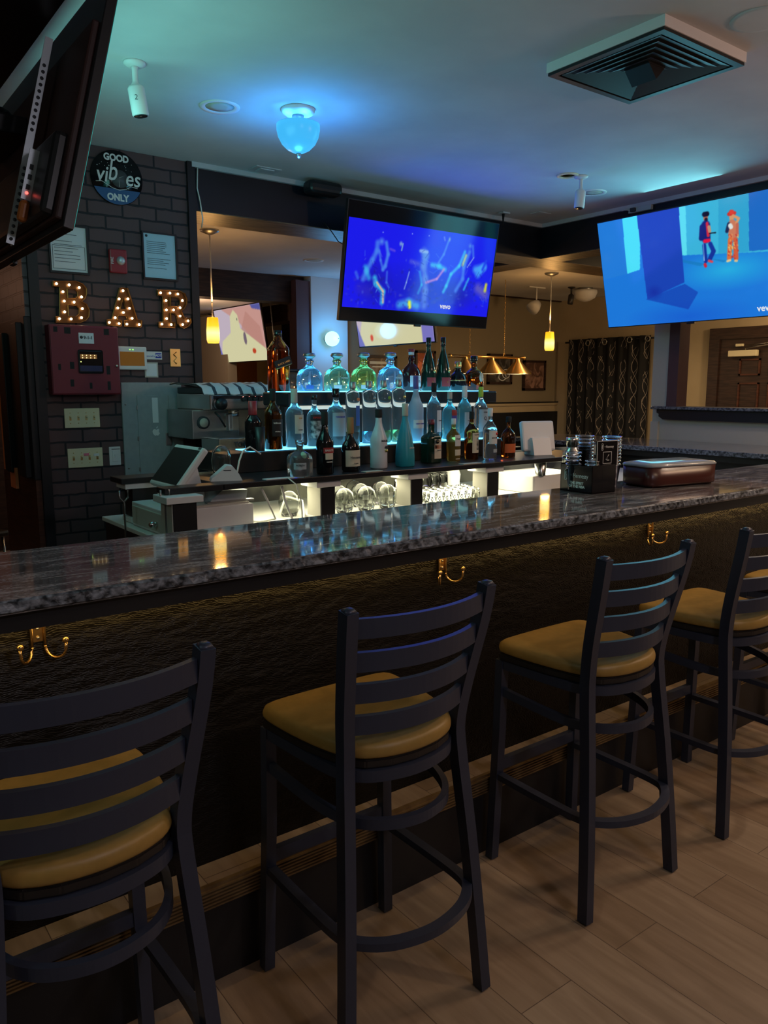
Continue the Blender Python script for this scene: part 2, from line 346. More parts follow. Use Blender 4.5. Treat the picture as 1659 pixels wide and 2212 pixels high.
# door in the right wall
def door():
    b = B().box(8.84, 8.9, 5.2, 5.33, 0, 2.1).box(8.84, 8.9, 4.0, 4.13, 0, 2.1).box(8.84, 8.9, 4.0, 5.33, 2.1, 2.23)
    o = struct('door_1', b, 'darkwood')
    d = B().box(8.87, 8.9, 4.13, 5.2, 0, 2.1).build('door_leaf', 'darkwood', o)
    for i, (y0, y1) in enumerate(((4.25, 4.6), (4.7, 4.95))):
        for z0, z1 in ((1.68, 1.87), (.9, 1.6), (.15, .75)):
            q = B(); 
            for a in ((y0, y1, z0, z0+.02), (y0, y1, z1-.02, z1), (y0, y0+.02, z0, z1), (y1-.02, y1, z0, z1)): q.box(8.855, 8.872, *a)
            q.build('door_panel', 'wood', o)
    c = root('door_closer', 'pale door closer with steel arm at the top of the dark door', 'door closer', (8.85, 4.9, 1.93))
    B().box(-.06, 0, -.18, .16, -.035, .035, .008).build('body', 'cream', c)
    B().box(-.03, 0, .0, .09, .08, .11, .004).build('bracket', 'cream', c)
    B().tube([(-.05, -.05, .04), (-.06, -.05, .06), (-.07, -.5, .1)], .008).tube([(-.06, -.05, .085), (-.07, -.5, .12)], .007).build('arm', 'steel', c)
door()

# ceiling fittings
def air_return():
    t = root('ceiling_air_vent', 'large square dark air diffuser in a raised white frame on the ceiling', 'air vent', (3.06, 2.22, CZ))
    B().box(-.29, .29, -.29, .29, -.04, 0).build('frame', 'whitepaint', t)
    b = B(); 
    for x0, x1, y0, y1 in ((-.285, .285, -.285, -.255), (-.285, .285, .255, .285), (-.285, -.255, -.255, .255), (.255, .285, -.255, .255)): b.box(x0, x1, y0, y1, -.052, -.039)
    b.build('rim', 'black', t)
    B().box(-.255, .255, -.255, .255, -.0415, -.0402).build('backing', 'blackmat', t)
    for k in range(6):
        r = .245-.036*k; z = 0; q = B()
        q.loft([(r, -.0505), (r-.027, -.043)], 4, 2, cap=False, mx=Matrix.Rotation(PI/4, 4, 'Z') @ Matrix.Scale(1.414, 4, (1, 0, 0)) @ Matrix.Scale(1.414, 4, (0, 1, 0)) )
        o = q.build('louvre', 'black', t)
        for f in o.data.polygons: f.use_smooth = False
    o = B().prism([(-.06, -.042), (.06, -.042), (0, -.1)], -.06, .06).build('centre_fin', 'black', t)
air_return()
def room_light():
    p = (2.2, 3.64, CZ)
    t = root('ceiling_globe_light', 'glowing blue bowl shaped ceiling light', 'ceiling light', p)
    B().loft([(.085, 0), (.085, -.012), (.075, -.022), (.05, -.03)], 28).build('canopy', 'whitepaint', t)
    B().cyl((0, 0, -.03), (0, 0, -.075), .03).build('neck', 'steelm', t)
    prof = [(.1, -.070), (.109, -.073), (.109, -.1), (.102, -.132), (.085, -.165), (.058, -.191), (.03, -.205), (.008, -.21)]
    B().loft(prof, 32).build('glass_bowl', emit('blue_bowl', (.05, .5, .98), .95), t)
    B().loft([(.012, -.208), (.014, -.218), (.006, -.232)], 10).build('finial', 'steelm', t)
    for k in range(4): light('POINT', 'blue_bulb', (2.2+.07*math.cos(k*PI/2), 3.64+.07*math.sin(k*PI/2), CZ-.06), (.05, .36, 1), .45, .012)
    light('SPOT', 'blue_bulb', (2.2, 3.64, CZ-.33), (.04, .32, 1), 9, .06, (PI, 0, 0), None, 150)
room_light()
def camera_fix(name, label, p, s=1, tilt=.12, az=0, m='whitepaint'):
    t = root(name, label, 'security camera', p)
    B().loft([(.045*s, 0), (.045*s, -.008), (.03*s, -.018)], 20).build('mount_plate', m, t)
    B().loft([(.016*s, -.015), (.012*s, -.03), (.012*s, -.075*s), (.018*s, -.09*s)], 12).ball((0, 0, -.09*s), .018*s).build('arm', m, t)
    mx = Matrix.Translation((0, 0, -.09*s)) @ Matrix.Rotation(az, 4, 'Z') @ Matrix.Rotation(tilt, 4, 'Y')
    B().loft([(.028*s, 0), (.034*s, -.01*s), (.034*s, -.11*s), (.03*s, -.114*s)], 20, mx=mx).build('housing', m, t)
    h = B().loft([(.029*s, -.1145*s), (.026*s, -.117*s)], 20, mx=mx).build('lens', 'gloss', t)
    return t
t = camera_fix('ceiling_camera', 'white bullet camera hanging from the ceiling at the left with a small 2 on it', (1.34, 3.56, CZ), 1.05, -.15)
text('2', .03, 'ink', t, (-.016, -.045, -.155), (PI/2, 0, -.5))
t = camera_fix('ceiling_camera', 'small bullet camera hanging from the ceiling near the right television', (4.36, 3.62, CZ), 1.0, .1)
tag(B().loft([(.075, 0), (.07, -.006), (.05, -.007), (.048, .0)], 28).build('round_ceiling_plate', 'cream', None, (4.27, 3.66, CZ)), 'round cream ceiling plate beside the right bullet camera', 'ceiling plate')
for p, lb in (((1.87, 3.84, CZ), 'recessed ceiling can ring left of the blue bowl light'), ((4.78, 3.86, CZ), 'recessed ceiling can ring behind the right bullet camera')):
    t = root('recessed_light', lb, 'recessed light', p)
    B().loft([(.1, 0), (.098, -.006), (.075, -.004), (.07, 0)], 32, cap=False).build('ring', 'whitepaint', t)
    B().loft([(.072, -.001), (.03, -.0015)], 32).build('baffle', 'pony', t)
tag(B().loft([(.11, 0), (.105, -.006), (.09, -.006)], 32).build('round_ceiling_plate', 'ceiling', None, (3.1, 1.74, CZ)), 'flat round cover plate at the upper right of the ceiling', 'ceiling plate')
tag(B().box(-.09, .09, -.06, .06, -.006, 0, .002).box(-.05, .05, -.035, .035, -.012, -.005, .002).build('square_ceiling_plate', 'trimwhite', None, (2.6, 4.72, CZ)), 'small square plate on the ceiling above the rear black beam', 'ceiling plate')
tag(B().box(-.07, .07, -.05, .05, -.006, 0, .002).build('square_ceiling_plate', 'trimwhite', None, (5.0, 4.55, CZ)), 'small square plate on the ceiling in the corner between the beams', 'ceiling plate')
t = root('small_speaker', 'small black rounded speaker fixed under the ceiling on the rear beam', 'speaker', (3.05, 4.74, CZ-.055))
B().box(-.13, .13, -.06, .06, -.04, .045, .03, seg=3).build('body', 'plastic', t); B().cyl((0, .05, .0), (0, .11, .03), .012).build('bracket', 'black', t)
t = root('ceiling_hook', 'tiny black hanger under the ceiling right of the middle television', 'hook', (4.75, 4.7, CZ))
B().box(-.05, .03, -.03, .03, -.012, 0, .003).build('plate', 'trimwhite', t); B().cyl((-.02, 0, -.01), (-.02, 0, -.09), .012, 8, .004).build('pin', 'black', t)
# wire on the left corner and tv cable
tag(B().tube([(2.19, 4.835, 2.9), (2.185, 4.84, 2.78), (2.2, 4.835, 2.7), (2.215, 4.84, 2.6), (2.215, 4.86, 2.55)], .004, 6).build('thin_wire', 'cable'), 'thin pale wire hanging down the beam beside the brick wall', 'wire')

p = atx(1385, 452, 5.34)
t = root('power_outlet', 'small white outlet box with a plug above the right television', 'outlet', (5.349, p.y, p.z)); B().box(-.03, 0, -.1, .1, -.018, .018, .003).build('housing', 'trimwhite', t); B().box(-.055, -.03, .03, .07, -.014, .014, .003).build('plug', 'ink', t)
B().tube([(-.05, .07, 0), (-.05, .12, .01), (-.03, .16, .012)], .004, 6).build('cord', 'cable', t)
p0, p1, p2 = aty(700, 480, 4.84), aty(716, 500, 4.83), aty(745, 530, 4.75)
tag(B().tube([p0, p1, (p1+p2)/2+Vector((0, 0, -.02)), p2, p2+Vector((.08, .02, -.01))], .004, 6).build('power_cable', 'bcable'), 'thin black cable running behind the left edge of the middle television', 'cable')
p = atz(677, 562, CZ2); t = root('recessed_light', 'recessed ceiling can ring in the warm-lit room behind the beam', 'recessed light', p); B().loft([(.1, 0), (.098, -.006), (.075, -.004), (.07, 0)], 28, cap=False).build('ring', 'whitepaint', t); B().loft([(.072, -.001), (.03, -.0015)], 28).build('baffle', 'pony', t)

# ------------------------------------------------------------------ the bar
cf, cb, ct = 1.70, 2.225, 1.125
tp = B().box(-2.2, 5.72, cf+.006, cb, ct-.032, ct).box(5.0, 5.72, cb, 4.85, ct-.032, ct)
t = root('bar_counter', 'long black-faced bar with polished grey granite top running across the picture', 'bar counter', (0, 0, 0))
tp.build('granite_top', 'granite', t)
eb = bmesh.new(); 
E1 = B(); rr = random.Random(3); N = 500
for i in range(N):
    pass
pts = [(-2.2+7.9*i/N, rr.uniform(-.004, .004)) for i in range(N+1)]
for (xa, ya), (xb, yb) in zip(pts, pts[1:]):
    E1.quad((xa, cf+.008, ct), (xb, cf+.008, ct), (xb, cf+yb*.6, ct-.006), (xa, cf+ya*.6, ct-.006))
    E1.quad((xa, cf+ya*.6, ct-.006), (xb, cf+yb*.6, ct-.006), (xb, cf-yb*.6, ct-.026), (xa, cf-ya*.6, ct-.026))
    E1.quad((xa, cf-ya*.6, ct-.026), (xb, cf-yb*.6, ct-.026), (xb, cf+.01, ct-.034), (xa, cf+.01, ct-.034))
bmesh.ops.recalc_face_normals(E1.bm, faces=E1.bm.faces[:])
E1.build('granite_edge', 'gedge', t)
B().box(4.985, 5.0, cb, 4.85, ct-.034, ct, .003).build('granite_edge', 'gedge', t)
B().box(-2.2, 5.7, 1.735, 2.2, ct-.078, ct-.033).box(5.03, 5.7, 2.2, 4.84, ct-.078, ct-.033).build('underboard', 'black', t)
B().box(-2.2, 5.6, 1.86, 2.0, .0, ct-.078).build('front_wall', 'barface', t)
B().box(5.1, 5.7, 2.0, 4.8, 0, ct-.078).box(-2.2, 5.1, 2.0, 2.05, 0, ct-.078).build('inner_wall', 'black', t)
s = B().box(-2.2, 5.6, 1.79, 1.8, ct-.083, ct-.078).build('light_strip', emit('amber_led', (1, .55, .12), 1.5), t)
light('AREA', 'under_counter_led', (1.7, 1.80, ct-.088), (1, .62, .2), 4.2, 7.6, (math.radians(38), 0, 0), .01)
t = root('foot_step', 'long carpeted foot step with ribbed nosing along the base of the bar', 'foot step', (0, 0, 0))
B().box(-2.2, 5.6, 1.765, 1.86, 0, .225).build('riser', 'black', t)
B().box(-2.2, 5.6, 1.755, 1.859, .225, .278).build('tread', 'floor', t)
b = B().box(-2.2, 5.6, 1.75, 1.762, .222, .287)
for k in range(6): b.box(-2.2, 5.6, 1.744, 1.751, .226+k*.0095, .2305+k*.0095)
b.build('nosing', noisy(mat('bronze_nosing', (.2, .13, .06), .45, .5), (.16, .1, .045), (.25, .17, .08), 20), t)

def hook(x, z, lb):
    t = root('coat_hook', lb, 'hook', (x, 1.858, z), 0, 'brass hooks under the bar top')
    b = B().tube([(-.014, -.006, -.02), (-.014, -.006, .035)]+[(.014*math.sin(a), -.006, .035+.014*math.cos(a)) for a in np.linspace(-PI/2, PI/2, 8)]+[(.014, -.006, -.02)], .0035, 8)
    b.box(-.012, .012, -.003, 0, -.01, .03)
    b.build('back_plate', 'brass', t)
    for s in (-1, 1):
        pts = [(s*.014, -.006, -.02)]+[(s*(.014+.017*(1-math.cos(a))), -.006-.022*(1-math.cos(a)), -.02-.026*math.sin(a)) for a in np.linspace(.1, PI, 12)]
        h = B().tube(pts+[(pts[-1][0]+s*.001, pts[-1][1], pts[-1][2]+.012)], .0035, 8).build('prong', 'brass', t)
        B().ball((pts[-1][0], pts[-1][1], pts[-1][2]+.018), .0075).build('ball_tip', 'brass', h)
    for z2 in (.0, .022): B().ball((0, -.005, z2), .004).build('screw', 'steelm', t)
hook(.41, .99, 'brass double coat hook on the bar front at the far left of the picture')
hook(1.625, .984, 'brass double coat hook on the bar front above the second stool')
hook(2.73, .975, 'brass double coat hook on the bar front beyond the third stool')

# ------------------------------------------------------------------ stools
def leg_rear(s):
    P = [(s*.2, -.205, 1.088), (s*.195, -.19, 1.0), (s*.178, -.155, .84), (s*.168, -.14, .74), (s*.17, -.142, .66), (s*.185, -.165, .45), (s*.2, -.185, .22), (s*.214, -.2, .004)]
    return B().tube(smooth(P, 4), 0, rect=(.03, .034)).loft([(.0215, 1.084), (.012, 1.095)], 4, mx=Matrix.Translation((s*.2, -.2045, 0)) @ Matrix.Rotation(PI/4, 4, 'Z'))
def uring(z, wx, yf, yb, wr, n=14):
    P = [(-wx, yf, z)]+[(wr*math.cos(a)*1.0, yb+.11+(-.11)*math.sin(a)-0.0, z) for a in np.linspace(PI, 0, n)]+[(wx, yf, z)]
    return P
def make_stool(first):
    t = root('bar_stool', 'x', 'bar stool', (0, 0, 0), 0, 'ladder-back stools along the bar')
    # seat pad
    out = [(-.213, .19), (-.19, .208), (.19, .208), (.213, .19), (.196, .0), (.168, -.12), (.13, -.165), (.07, -.19), (0, -.198), (-.07, -.19), (-.13, -.165), (-.168, -.12), (-.196, .0)]
    def ring(s, z): return [(x*s, .01+(y-.01)*s, z) for x, y in out]
    b = B(); R = [ring(*q) for q in ((.95, .712), (1.0, .722), (1.0, .74), (.975, .752), (.9, .759), (.6, .762), (.2, .763))]
    V = [[b.bm.verts.new(p) for p in r] for r in R]; m = len(out)
    for a, c in zip(V, V[1:]):
        for i in range(m): b.bm.faces.new((a[i], a[(i+1) % m], c[(i+1) % m], c[i]))
    b.bm.faces.new(V[0][::-1]); b.bm.faces.new(V[-1])
    for f in b.bm.faces: f.smooth = True
    o = b.build('seat', 'seat', t); sub = o.modifiers.new('s', 'SUBSURF'); sub.levels = 2; sub.render_levels = 2
    q = B(); q.prism([(x*.96, .01+(y-.01)*.96) for x, y in out], .694, .716, 'xy', .004).build('seat_base', 'seatunder', t)
    q = B().tube(smooth([(-.19, .19, .678), (-.175, .0, .678), (-.16, -.1, .678), (-.12, -.155, .678), (-.06, -.18, .678), (0, -.188, .678), (.06, -.18, .678), (.12, -.155, .678), (.16, -.1, .678), (.175, 0, .678), (.19, .19, .678)])[:-1]+[(.19, .19, .678)], 0, rect=(.02, .028), closed=True)
    q.build('seat_frame', 'stool', t)
    for s in (-1, 1):
        leg_rear(s).build('leg', 'stool', t)
        B().tube([(s*.186, .186, .69), (s*.188, .19, .45), (s*.2, .2, .004)], 0, rect=(.03, .03)).build('leg', 'stool', t)
    B().tube(smooth([(-.186, .18, .585), (-.18, .05, .575), (-.165, -.06, .565), (-.135, -.135, .56), (-.08, -.185, .56), (0, -.205, .56), (.08, -.185, .56), (.135, -.135, .56), (.165, -.06, .565), (.18, .05, .575), (.186, .18, .585)]), 0, rect=(.016, .026)).build('brace_ring', 'stool', t)
    B().tube(smooth([(-.19, .185, .295), (-.192, .0, .295), (-.188, -.14, .295), (-.165, -.19, .295), (-.1, -.235, .295), (0, -.255, .295), (.1, -.235, .295), (.165, -.19, .295), (.188, -.14, .295), (.192, .0, .295), (.19, .185, .295)]), 0, rect=(.026, .02)).build('foot_ring', 'stool', t)
    B().tube([(-.19, .192, .33), (.19, .192, .33)], 0, rect=(.02, .036)).build('front_foot_bar', 'stool', t)
    for k, z in enumerate((1.047, .967, .888, .808)):
        hw = (.193, .183, .174, .168)[k]; y0 = (-.198, -.183, -.165, -.15)[k]; P = []
        for i in range(17):
            u = -1+2*i/16; P.append((u*hw, y0-.046*(1-u*u), z+.0*u))
        B().tube(P, 0, rect=(.014, .044)).build('back_slat', 'stool', t)
    return t
st = make_stool(True)
SL = [(.362, 1.495, .02, 'nearest dark ladder-back bar stool with mustard seat, cut off at the left edge'),
      (1.10, 1.525, 0, 'second ladder-back bar stool from the left, below the middle brass hook'),
      (1.945, 1.525, 0, 'third ladder-back bar stool from the left, between the middle and right brass hooks'),
      (2.68, 1.525, 0, 'fourth ladder-back bar stool, cut through by the right edge of the picture'),
      (3.42, 1.525, 0, 'farthest bar stool, only its mustard seat and a leg showing at the right edge')]
for i, (x, y, r, lb) in enumerate(SL):
    s = st if i == 0 else dup(st)
    s.location = (x, y, 0); s.rotation_euler.z = r; s['label'] = lb
# ------------------------------------------------------------------ televisions
def srgb(c): return np.where(np.array(c) <= .04045, np.array(c)/12.92, ((np.array(c)+.055)/1.055)**2.4)
class Paint:
    """a picture shown on a screen, painted on a grid of points (a = u*aspect, b = v up)"""
    def __init__(s, nx, ny, asp, bg):
        s.nx, s.ny = nx, ny; s.x, s.y = np.meshgrid(np.linspace(0, asp, nx), np.linspace(0, 1, ny)); s.c = np.zeros((ny, nx, 3)); s.c[:] = np.array(bg)/255
    def mix(s, a, col): s.c += (np.array(col)/255-s.c)*np.clip(a, 0, 1)[..., None]
    def cap(s, p, q, r, col, al=1, soft=.5, r2=None):
        px, py = p; dx, dy = q[0]-px, q[1]-py; t = np.clip(((s.x-px)*dx+(s.y-py)*dy)/(dx*dx+dy*dy+1e-9), 0, 1)
        d = np.hypot(s.x-px-t*dx, s.y-py-t*dy); R = r+(0 if r2 is None else (r2-r)*t)
        s.mix(al*np.clip((R-d)/(R*soft), 0, 1), col)
    def ell(s, c, rx, ry, col, al=1, soft=.5): d = np.hypot((s.x-c[0])/rx, (s.y-c[1])/ry); s.mix(al*np.clip((1-d)/soft, 0, 1), col)
    def poly(s, P, col, al=1):
        ins = np.zeros(s.x.shape, bool); n = len(P)
        for i in range(n):
            (xa, ya), (xb, yb) = P[i], P[(i+1) % n]
            if ya == yb: continue
            k = ((ya > s.y) != (yb > s.y)) & (s.x < (xb-xa)*(s.y-ya)/(yb-ya)+xa); ins ^= k
        s.mix(al*ins.astype(float), col)
    def mesh(s, name, w, h, y, z0, parent, m):
        for _ in range(1): s.c = (s.c+.6*(np.roll(s.c, 1, 0)+np.roll(s.c, -1, 0)+np.roll(s.c, 1, 1)+np.roll(s.c, -1, 1)))/3.4; s.c[0] = s.c[1]; s.c[-1] = s.c[-2]; s.c[:, 0] = s.c[:, 1]; s.c[:, -1] = s.c[:, -2]
        X = np.linspace(-w/2, w/2, s.nx); Z = np.linspace(z0, z0+h, s.ny); gx, gz = np.meshgrid(X, Z)
        v = np.stack([gx, np.full_like(gx, y), gz], -1).reshape(-1, 3)
        i = np.arange(s.nx*s.ny).reshape(s.ny, s.nx); f = np.stack([i[:-1, :-1], i[:-1, 1:], i[1:, 1:], i[1:, :-1]], -1).reshape(-1, 4)
        me = bpy.data.meshes.new(name); me.from_pydata(v.tolist(), [], f.tolist())
        at = me.color_attributes.new('picture', 'FLOAT_COLOR', 'POINT'); col = np.ones((s.nx*s.ny, 4)); col[:, :3] = srgb(np.clip(s.c, 0, 1)).reshape(-1, 3)
        at.data.foreach_set('color', col.ravel()); me.materials.append(m); o = bpy.data.objects.new(name, me); C.objects.link(o); o.parent = parent; return o
def screen_mat(name, k):
    m = mat(name, (.004, .004, .005), .12); n, l, b = nodes(m); a = n.new('ShaderNodeAttribute'); a.attribute_name = 'picture'
    l.new(a.outputs['Color'], b.inputs['Emission Color']); b.inputs['Emission Strength'].default_value = k; return m
def tv(label, loc, rz, tilt, w, h, pic=None, z0=0, z1=1, k=1.0, back=True, bez=.008, group=None):
    t = root('television', label, 'television', loc, group=group, rot=(tilt, 0, rz))
    B().box(-w/2, w/2, 0, .03, -h/2, h/2, .003).build('casing', 'plastic', t)
    B().box(-w/2+bez, w/2-bez, -.002, .001, -h/2+bez, h/2-bez).build('glass_panel', 'gloss', t)
    if back: B().box(-w*.36, w*.36, .028, .075, -h*.47, h*.12, .012).build('rear_housing', 'plastic', t)
    B().box(-.03, .03, -.004, .012, -h/2-.012, -h/2+.001, .003).build('sensor', 'plastic', t)
    return t
def local(t):
    """maps a picture point to the plane of a television's screen"""
    mw = Matrix.Translation(t.location) @ t.rotation_euler.to_matrix().to_4x4(); inv = mw.inverted()
    o = inv @ CP
    def f(px, py):
        d = (inv.to_3x3() @ ray(px, py)); q = o + d*(-o.y/d.y); return q.x, q.z
    return f
# middle television
TW, TH = 1.40, .79
t = tv('middle wall television showing dancers in deep blue light, under the rear beam', (3.795, 4.565, 2.395), 0, math.radians(9.5), TW, TH)
f = local(t); pw, ph, pz = TW-.03, TH*.735, -TH/2+TH*.118
P = Paint(400, 220, pw/ph, (24, 24, 232))
def q(cx, cy): x, z = f(700+cx/3.95, 400+cy/3.95); return ((x+pw/2)/ph, (z-pz)/ph)
def ln(pts, r, col, al=.9, soft=.8, rr=.0037):
    for a, c in zip(pts, pts[1:]): P.cap(q(*a), q(*c), r*rr/2.2, col, al, soft)
P.ell(q(800, 900), 1.0, .35, (20, 20, 165), .6, 1); P.ell(q(430, 830), .3, .35, (28, 28, 150), .6, 1); P.ell(q(1150, 930), .35, .22, (30, 34, 150), .6, 1)
for p in ((502, 402), (752, 415), (895, 432)): P.ell(q(*p), .012, .012, (190, 225, 255), 1, 1)
LB, CY, PA = (70, 130, 235), (60, 200, 235), (150, 190, 235)
P.ell(q(490, 480), .06, .06, (90, 150, 235), .9, 1); ln([(455, 490), (450, 560), (410, 640), (360, 730), (330, 800)], 30, LB, .8); ln([(530, 490), (545, 590), (520, 690), (500, 720)], 22, LB)
ln([(470, 560), (480, 640), (500, 720)], 16, LB, .7); ln([(270, 745), (285, 790)], 20, LB, .6); ln([(350, 700), (380, 790)], 30, CY, .6); ln([(430, 790), (440, 840), (500, 910), (490, 1000)], 30, CY, .8); ln([(450, 830), (500, 905), (500, 1000)], 12, (225, 180, 150), .9)
ln([(535, 740), (530, 830), (550, 870)], 14, LB, .6); P.ell(q(655, 500), .035, .04, (140, 185, 215), .9, .9); ln([(672, 500), (660, 555)], 9, (130, 180, 215)); ln([(565, 545), (600, 560)], 14, (120, 90, 220), .6)
ln([(725, 740), (700, 830), (682, 885)], 9, PA, .7); ln([(740, 650), (800, 670)], 26, (90, 100, 215), .6)
ln([(850, 570), (865, 600), (845, 690)], 46, (90, 140, 225), .85); ln([(820, 560), (880, 570)], 18, PA, .8); ln([(850, 700), (860, 800), (860, 900), (850, 1030)], 42, (90, 130, 225), .75); ln([(815, 740), (830, 850), (800, 920)], 18, CY, .5)
ln([(920, 680), (980, 690), (1030, 720)], 30, CY, .75); ln([(1020, 720), (960, 800), (870, 830)], 16, (190, 130, 210), .8); ln([(975, 660), (1020, 590), (1060, 480)], 16, LB, .8); P.ell(q(1070, 462), .028, .04, (130, 190, 210), .85, .9); ln([(1025, 445), (1030, 470)], 12, PA, .5)
P.ell(q(1245, 520), .045, .05, (80, 140, 225), .9, 1); ln([(1268, 520), (1272, 610)], 18, LB, .7); ln([(1200, 570), (1150, 690), (1080, 760), (1040, 860), (1015, 910)], 22, CY, .75); ln([(1240, 570), (1190, 700), (1180, 800), (1120, 900)], 26, LB, .8); ln([(1210, 600), (1180, 680)], 18, (190, 220, 130), .8); ln([(1275, 620), (1220, 700)], 9, PA, .7)
ln([(1290, 720), (1360, 700), (1310, 760)], 44, (70, 170, 245), .85); ln([(1380, 650), (1350, 720)], 20, (30, 60, 230)); ln([(1230, 800), (1190, 890)], 16, CY, .7); ln([(1310, 880), (1370, 930)], 60, (130, 120, 160), .6); ln([(1380, 850), (1370, 900)], 22, (215, 220, 40), .9)
ln([(640, 1020), (720, 1000), (790, 1030)], 46, (70, 170, 230), .8); ln([(725, 1000), (728, 1040)], 22, (235, 235, 30), 1); ln([(300, 880), (360, 900)], 60, (60, 50, 180), .35); ln([(920, 1000), (1000, 960)], 26, (40, 60, 190), .5)
rp = random.Random(11)
for i in range(170):
    a_ = (rp.uniform(170, 1400), 1040-abs(rp.gauss(0, 150))); P.ell(q(*a_), rp.uniform(.01, .04), rp.uniform(.01, .035), rp.choice([(50, 70, 210), (70, 60, 190), (20, 20, 150), (90, 120, 220), (30, 30, 120)]), .45, 1)
for i in range(60):
    c0 = rp.choice([(420, 650), (480, 900), (860, 640), (860, 850), (950, 700), (1180, 680), (1310, 740), (1350, 900)]); a_ = (c0[0]+rp.gauss(0, 45), c0[1]+rp.gauss(0, 60)); P.cap(q(*a_), q(a_[0]+rp.gauss(0, 22), a_[1]+rp.uniform(10, 50)), .008, rp.choice([(90, 170, 235), (110, 140, 230), (60, 150, 240), (15, 15, 140), (20, 20, 160)]), .45, 1)
P.mesh('picture', pw, ph, -.0032, pz, t, screen_mat('screen_blue', 1.0))
B().box(-.2, .2, .07, .29, -.05, .22, .004).build('wall_mount', 'black', t)
text('vevo', .055, emit('screen_white', (.8, .8, .85), .9), t, (f(961, 662)[0], -.0045, f(961, 662)[1]), name='screen_lettering', bold=.001)
# right television
t = tv('large right television with a bright blue room and two people on screen', (5.18, 3.34, 2.40), -PI/2, math.radians(14), 1.43, .80, bez=.006)
f = local(t); pw, ph, pz = 1.43-.014, .80-.014, -.393
P = Paint(400, 224, pw/ph, (30, 120, 215))
def q(cx, cy): x, z = f(1150+cx/3.26, 30+cy/3.26); return ((x+pw/2)/ph, (z-pz)/ph)
def pl(pts, col, al=1): P.poly([q(*p) for p in pts], col, al)
pl([(400, 1900), (1040, 1700), (2000, 1580), (2100, 2400), (400, 2400)], (28, 118, 215)); P.ell(q(1380, 1800), .55, .18, (40, 185, 225), .8, 1); P.ell(q(1100, 2130), .7, .16, (22, 80, 200), .6, 1)
pl([(400, 1300), (630, 1300), (625, 1440), (672, 1830), (400, 1900)], (34, 122, 212)); pl([(620, 1300), (760, 1300), (760, 1800), (670, 1830)], (74, 222, 240)); pl([(1020, 1100), (2100, 900), (2100, 1650), (1520, 1680), (1050, 1700)], (58, 178, 216))
pl([(1020, 1350), (1080, 1330), (1090, 1700), (1050, 1700)], (90, 220, 235)); pl([(1312, 1300), (1525, 1250), (1525, 1675), (1312, 1690)], (44, 158, 205), .8); pl([(1525, 1100), (2200, 1000), (2200, 1620), (1527, 1670)], (28, 105, 195))
pl([(800, 2010), (1075, 1900), (1170, 1960), (1100, 2080)], (20, 50, 165), .6); pl([(708, 1200), (1020, 1200), (1072, 1890), (812, 2012)], (26, 66, 178)); P.ell(q(860, 1960), .1, .08, (20, 36, 150), .6, 1)
pl([(1060, 1730), (1230, 1760), (1180, 1775), (1060, 1750)], (24, 120, 185), .7); pl([(1240, 1720), (1370, 1735), (1350, 1750)], (24, 120, 185), .7)
def ln(pts, r, col, al=1, soft=.25):
    for a, c in zip(pts, pts[1:]): P.cap(q(*a), q(*c), r*.00118, col, al, soft)
NV = (22, 30, 110)
ln([(1222, 1415), (1222, 1440)], 20, (180, 110, 80)); ln([(1212, 1412), (1232, 1408)], 20, (14, 14, 30)); ln([(1225, 1448), (1225, 1456)], 15, (30, 14, 16)); ln([(1222, 1490), (1225, 1580)], 40, NV); ln([(1195, 1500), (1190, 1580), (1230, 1555)], 20, NV); ln([(1232, 1475), (1240, 1560)], 13, (205, 40, 60)); ln([(1245, 1500), (1250, 1530)], 14, (190, 140, 110)); ln([(1215, 1600), (1245, 1595)], 15, (225, 20, 60))
ln([(1212, 1630), (1222, 1740)], 18, (20, 50, 150)); ln([(1255, 1620), (1278, 1670), (1250, 1730)], 19, (20, 50, 150)); ln([(1218, 1765), (1222, 1775)], 14, (200, 40, 60)); ln([(1245, 1738), (1268, 1745)], 10, (215, 70, 80)); ln([(1250, 1545), (1292, 1540)], 5, (20, 20, 30)); ln([(1206, 1620), (1212, 1740)], 3, (150, 190, 240))
SK = (210, 150, 105)
ln([(1403, 1415), (1405, 1440)], 19, SK); ln([(1385, 1410), (1425, 1402)], 15, (200, 50, 45)); ln([(1400, 1395), (1408, 1395)], 18, (215, 60, 50)); ln([(1410, 1480), (1412, 1560)], 36, (200, 120, 90)); ln([(1385, 1480), (1372, 1530)], 15, (30, 40, 80)); ln([(1395, 1490), (1400, 1500)], 18, (220, 225, 220)); ln([(1440, 1470), (1455, 1440), (1415, 1420)], 11, SK); ln([(1445, 1480), (1445, 1560)], 12, (190, 100, 80))
ln([(1395, 1590), (1388, 1720)], 20, (215, 110, 60)); ln([(1432, 1590), (1437, 1720)], 20, (205, 90, 60))
for i in range(40): a = (random.uniform(1380, 1450), random.uniform(1540, 1720)); ln([a, (a[0]+4, a[1]+6)], 5, random.choice([(235, 200, 110), (190, 40, 40), (230, 150, 90)]), .8)
ln([(1375, 1740), (1395, 1735)], 9, (220, 200, 150)); ln([(1430, 1738), (1442, 1738)], 9, (215, 190, 140))
P.mesh('picture', pw, ph, -.0032, pz, t, screen_mat('screen_cyan', 1.0))
text('vevo', .06, 'whiteink' if 0 else emit('screen_white_b', (.8, .85, .9), .9), t, (f(1641, 666)[0]+.042, -.0045, f(1641, 666)[1]), name='screen_lettering', bold=.001)
light('AREA', 'screen_glow', (5.02, 3.34, 2.38), (.22, .8, .9), 7, 1.2, (0, math.radians(96), 0), .6)
light('AREA', 'screen_glow', (3.8, 4.4, 2.33), (.08, .12, 1), 5, 1.2, (math.radians(-92), 0, 0), .6)
